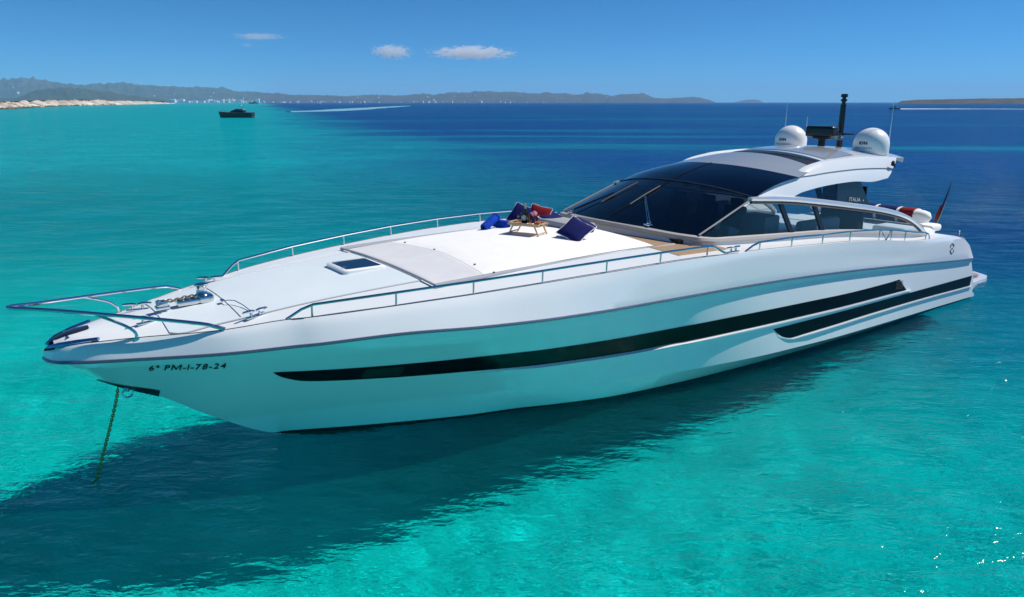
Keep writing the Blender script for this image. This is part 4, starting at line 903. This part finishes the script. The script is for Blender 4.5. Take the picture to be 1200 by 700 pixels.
# world directions: camera side is -Y, right is +X
pillow(5.95,.78,3.115,.56,.17,frame((-.10,-.62,.78),(.66,.55,.5)),M_navy,'navy pillow standing on one corner in front, nearest to the camera')
pillow(6.62,.28,3.06,.50,.15,frame((.35,-.35,.85),(.2,.9,.2)),M_navy,'navy pillow lying half hidden behind the navy pillow that stands on its corner')
pillow(6.75,-.92,3.05,.54,.16,frame((.25,-.35,.9),(.5,.8,.0)),M_navy,'flat navy pillow with white piping right of the dark red pillow')
pillow(6.50,-1.15,3.12,.50,.16,frame((-.20,-.85,.52),(.30,.25,.9)),M_red,'dark red pillow leaning back beside the wooden tray table')
pillow(6.22,-1.46,3.14,.50,.16,frame((-.25,-.75,.62),(.45,.3,.8)),M_navy,'navy pillow standing behind the bottle and flowers on the tray table')
# towels: spiral rolls
def towel(x,w,z,ln,r,d,m,label):
    t=piece('rolled_towel',x,w,z); d=Vector(d).normalized(); t.rotation_euler=d.to_track_quat('X','Z').to_euler()
    b=MB(); prof=[]
    for k in range(64):
        a=k/63*2*math.pi*2.6; rr=r*(.28+.72*k/63); prof.append((rr*math.cos(a),rr*math.sin(a)))
    thick=.012
    rows=[[Vector((xx+.008*math.sin(k*.9),p[0]*e,p[1]*e)) for k,p in enumerate(prof)] for xx,e in ((-ln/2,.93),(-ln/2+.03,1.),(0,1.02),(ln/2-.03,1.),(ln/2,.93))]
    b.grid(rows); r2=[[Vector((p.x,p.y*(1-thick/r*.9),p.z*(1-thick/r*.9))) for p in row] for row in rows]; b.grid(r2)
    for q in (0,-1): b.grid([rows[q],r2[q]])
    b.grid([[Vector((xx,r*.9*math.cos(a),r*.9*math.sin(a))) for a in [k*2*math.pi/20 for k in range(20)]] for xx in (-ln/2+.02,ln/2-.02)],close_u=True)
    b.build('terry_roll',m,t,smooth=50)
    b=MB(); b.tube([Vector((ln*.42,(r+.004)*math.cos(a),(r+.004)*math.sin(a))) for a in [k*2*math.pi/24 for k in range(24)]],.006,5,closed=True); b.build('hem',m,t)
    return tag(t,label,'towel')
towel(5.36,-1.42,3.05,.50,.10,ROT@P(.75,-.20,.36),M_blue,'royal blue rolled towel propped up on the other one, left of the tray table')
towel(5.66,-1.42,2.985,.42,.10,ROT@P(.30,.90,.0),M_blue,'royal blue rolled towel lying flat under the propped one')

# folding tray table
tt=piece('tray_table',5.42,-.10,2.965,R(0)); tag(tt,'small bamboo folding tray table carrying bottle and fruit on the white sunpad','tray table')
tt.rotation_euler=(0,0,R(-33)); M_bam=mat('bamboo',(.52,.33,.16),.5,noise=(12,.15,4))
LX,LY,HT=.72,.40,.20
b=MB(); b.box((0,0,HT),(LX,LY,.016),bevel=.004); b.build('tray_top',M_bam,tt)
for s in (1,-1):
    b=MB(); b.box((0,s*LY/2,HT+.022),(LX,.018,.055),bevel=.006); b.build('tray_rim',M_bam,tt)
    b=MB(); b.tube([(s*LX/2,-LY/2,HT+.02),(s*LX/2,-LY*.3,HT+.045),(s*LX/2,LY*.3,HT+.045),(s*LX/2,LY/2,HT+.02)],.014,8); b.build('handle',M_bam,tt)
    for e in (1,-1):
        b=MB(); b.tube([(s*LX*.36,e*(LY/2-.03),HT-.01),(s*(LX*.36+.10),e*(LY/2-.03),.0)],.016,8); b.build('leg',M_bam,tt)
    b=MB(); b.tube([(s*(LX*.36+.075),-LY/2+.03,.045),(s*(LX*.36+.075),LY/2-.03,.045)],.013,8); b.build('stretcher',M_bam,tt)
M4=Matrix.Translation(tt.location)@tt.rotation_euler.to_matrix().to_4x4()
def ontray(name,x,y,label,cat):
    t=empty(name,M4@Vector((x,y,HT+.009)),R(-33)); return tag(t,label,cat)
t=ontray('wine_bottle',-.12,.09,'gold-topped bottle standing in a dark cooler at the left of the tray','bottle')
b=MB(); b.lathe([(.001,0),(.042,0),(.043,.16),(.035,.22),(.016,.27),(.015,.34),(.001,.34)],(0,0,.04),18); b.build('bottle_glass',mat('green_glass',(.02,.035,.012),.08),t)
b=MB(); b.lathe([(.019,.24),(.021,.35),(.016,.37),(.001,.37)],(0,0,.04),14); b.build('foil_cap',mat('gold_foil',(.60,.47,.22),.35,metal=.7),t)
b=MB(); b.lathe([(.0435,.08),(.0440,.081),(.0440,.17),(.0435,.171)],(0,0,.02),18); b.build('label',M_piping,t)
t=ontray('wine_cooler',-.12,.0901,'dark wine cooler with pale round emblem around the gold-topped bottle','cooler')
b=MB(); b.lathe([(.07,0),(.085,.02),(.095,.20),(.10,.21),(.09,.21),(.078,.03),(.001,.02)],(0,0,0),20); b.build('bucket',mat('dark_bucket',(.02,.022,.028),.25,metal=.5),t)
b=MB(); b.lathe([(.001,0),(.055,0),(.055,.006),(.001,.008)],(.02,-.088,.12),16,axis=Matrix.Rotation(R(90),3,'X').to_quaternion().to_euler()); b.build('emblem',mat('pale_emblem',(.55,.56,.56),.4),t)
t=ontray('flower_vase',.07,.10,'small vase of pink flowers right of the bottle','flowers')
b=MB(); b.lathe([(.001,0),(.035,0),(.045,.08),(.03,.14),(.035,.15),(.028,.15),(.001,.02)],(0,0,0),14); b.build('vase',mat('navy_vase',(.02,.03,.10),.2),t)
b=MB(); random.seed(4)
for k in range(26):
    a=random.random()*6.28; rr=random.random()**.5*.085; bmesh.ops.create_icosphere(b.bm,subdivisions=1,radius=random.uniform(.018,.03),matrix=Matrix.Translation((rr*math.cos(a),rr*math.sin(a),.19+.06*(1-rr/.085)+random.uniform(-.015,.02))))
b.build('blossoms',mat('pink_petals',(.62,.26,.42),.8,noise=(30,.25,3)),t)
b=MB()
for k in range(7): a=k*.9; b.tube([(0,0,.10),(.05*math.cos(a),.05*math.sin(a),.20)],.004,5)
b.build('stems',mat('stem_green',(.05,.10,.03),.7),t)
for gx,gy,lab in ((-.22,-.02,'stemmed glass at the left end of the tray table'),(.02,-.06,'stemmed glass in front of the pink flowers')):
    t=ontray('wine_glass',gx,gy,lab,'glass')
    b=MB(); b.lathe([(.001,0),(.032,0),(.033,.004),(.005,.010),(.005,.085),(.02,.10),(.034,.13),(.036,.16),(.031,.19),(.030,.19),(.033,.16),(.001,.105)],(0,0,0),16); b.build('goblet',glass('clear_glass',(.85,.9,.92),.08),t)
t=ontray('fruit_plate',.24,.0,'white plate of red and orange fruit at the right of the tray table','plate')
b=MB(); b.lathe([(.001,0),(.07,0),(.12,.02),(.118,.025),(.07,.008),(.001,.006)],(0,0,0),20); b.build('plate',M_piping,t)
M_fr=[mat('red_fruit',(.35,.02,.015),.3),mat('orange_fruit',(.55,.22,.03),.4),mat('green_fruit',(.16,.25,.06),.4)]
for k in range(9):
    a=k*2.4; rr=.02+.008*k; b=MB(); bmesh.ops.create_icosphere(b.bm,subdivisions=2,radius=.028-.001*(k%3)); b.build('fruit',M_fr[0 if k%4 in (0,2,3) else 1],t,loc=(rr*math.cos(a),rr*math.sin(a),.034+.016*(k%2)))
t=ontray('snack_bowl',.10,-.10,'small pale bowl of snacks at the front of the tray table','bowl')
b=MB(); b.lathe([(.001,0),(.03,0),(.06,.035),(.057,.036),(.028,.006),(.001,.006)],(0,0,0),18); b.build('bowl',mat('pale_green_bowl',(.55,.68,.60),.4),t)
b=MB()
for k in range(10): bmesh.ops.create_icosphere(b.bm,subdivisions=1,radius=.014,matrix=Matrix.Translation((.03*math.cos(k*2.4)*((k+1)/10)**.5,.03*math.sin(k*2.4)*((k+1)/10)**.5,.028)))
b.build('snacks',M_fr[1],t)

# towels wrapped over the stern bolster
def drape(name,w0,w1,m,label,edge=True):
    b=MB(); rows=[]
    for j in range(9):
        u=j/8; w=w0+(w1-w0)*u; row=[]
        for k in range(19):
            a=R(-62)+R(275)*k/18; r_=1.06+.012*math.sin(7*u+k); cx,sz=math.cos(a),math.sin(a)
            row.append(P(18.2-.24*r_*cx*(abs(cx)**-.25 if abs(cx)>.05 else 1),w,2.42+.20*r_*sz*(abs(sz)**-.25 if abs(sz)>.05 else 1)))
        rows.append(row)
    b.grid(rows); t=empty(name,W(18.2,(w0+w1)/2,2.42),TH)
    o=b.build('cloth',m,t,smooth=60); off=P(18.2,(w0+w1)/2,2.42)
    for v in o.data.vertices: v.co-=off
    sm=o.modifiers.new('thickness','SOLIDIFY'); sm.thickness=.016; sm.offset=1
    if edge:
        for q in (0,-1):
            b=MB(); b.tube([p-off for p in rows[q]],.015,6); b.build('hem',M_piping,t)
    return tag(t,label,'towel')
drape('folded_towel',1.08,1.50,M_red,'dark red towel wrapped over the near end of the stern bolster')
drape('folded_towel',.42,1.0,M_navy,'navy towel over the stern bolster, next to the red towel')
drape('folded_towel',-.30,.34,M_navy,'second navy towel over the stern bolster, counted from the red towel')
drape('folded_towel',-1.05,-.40,M_navy,'navy towel over the stern bolster, farthest from the red towel')

# ensign on its leaning staff
fl_=piece('ensign',19.05,1.58,1.80); tag(fl_,'furled dark blue, yellow and red flag on a leaning staff at the stern','flag')
b=MB(); top_=Vector((.56,-.10,1.50)); b.tube([(0,0,0),top_],[.020,.014],8); b.lathe([(.001,-.02),(.022,0),(.001,.03)],top_,10); b.build('staff',M_wood,fl_)
cols=[(.02,.025,.09),(.55,.38,.05),(.30,.03,.03)]
M_flag=bpy.data.materials.new('ensign_cloth'); M_flag.use_nodes=True; nn=M_flag.node_tree; bs=nn.nodes['Principled BSDF']; bs.inputs['Roughness'].default_value=.85
for mi_,(c_,o0,o1,sw) in enumerate((((.02,.03,.12),.34,.98,-.01),((.62,.44,.06),.26,.80,.055),((.28,.02,.025),.30,.62,-.055))):
    b=MB(); rows=[]
    for i in range(22):
        u=o0+(o1-o0)*i/21; p=top_*u; wd=.055*math.sin(math.pi*min(1,max(.04,(i+1)/23)))**.5*(1.2-.7*u)
        rows.append([p+Vector((sw+wd*.8*math.cos(a)*(1+.15*math.sin(5*a+u*9)),wd*.75*math.sin(a)+.02*mi_,-.03-.05*(1-u))) for a in [k*2*math.pi/14 for k in range(14)]])
    b.grid(rows,close_u=True); b.face(rows[0]); b.face(rows[-1]); b.build('flag_fold',mat('flag_cloth',c_,.85,noise=(12,.2,3)),fl_,smooth=60)

# anchor chain hanging from the bow into the water
ac=empty('anchor_chain',W(-2.40,.02,1.42),TH); tag(ac,'weed-stained anchor chain hanging from the bow into the water','chain')
b=MB(); pts=[Vector((0,0,0))+Vector((-.52*u**1.25,.09*u,-1.62*u+.07*math.sin(math.pi*u))) for u in [k/20 for k in range(21)]]
chain(b,pts,.055,.0105); b.build('links',mat('weedy_chain',(.22,.23,.035),.6,metal=.2,noise=(9,.35,4)),ac)

# ------------------------------------------------------------------ the sea air between here and the far hills
b=MB(); b.box((0,11800,228),(50500,25200,464)); hz_=b.build('haze',[],smooth=0); tag(hz_,kind='stuff')
m=bpy.data.materials.new('sea_air'); m.use_nodes=True; n=m.node_tree; n.nodes.clear()
v=n.nodes.new('ShaderNodeVolumePrincipled'); v.inputs['Color'].default_value=(.40,.70,1.0,1); v.inputs['Density'].default_value=HAZE; v.inputs['Anisotropy'].default_value=.0
o=n.nodes.new('ShaderNodeOutputMaterial'); n.links.new(v.outputs[0],o.inputs['Volume']); hz_.data.materials.append(m)
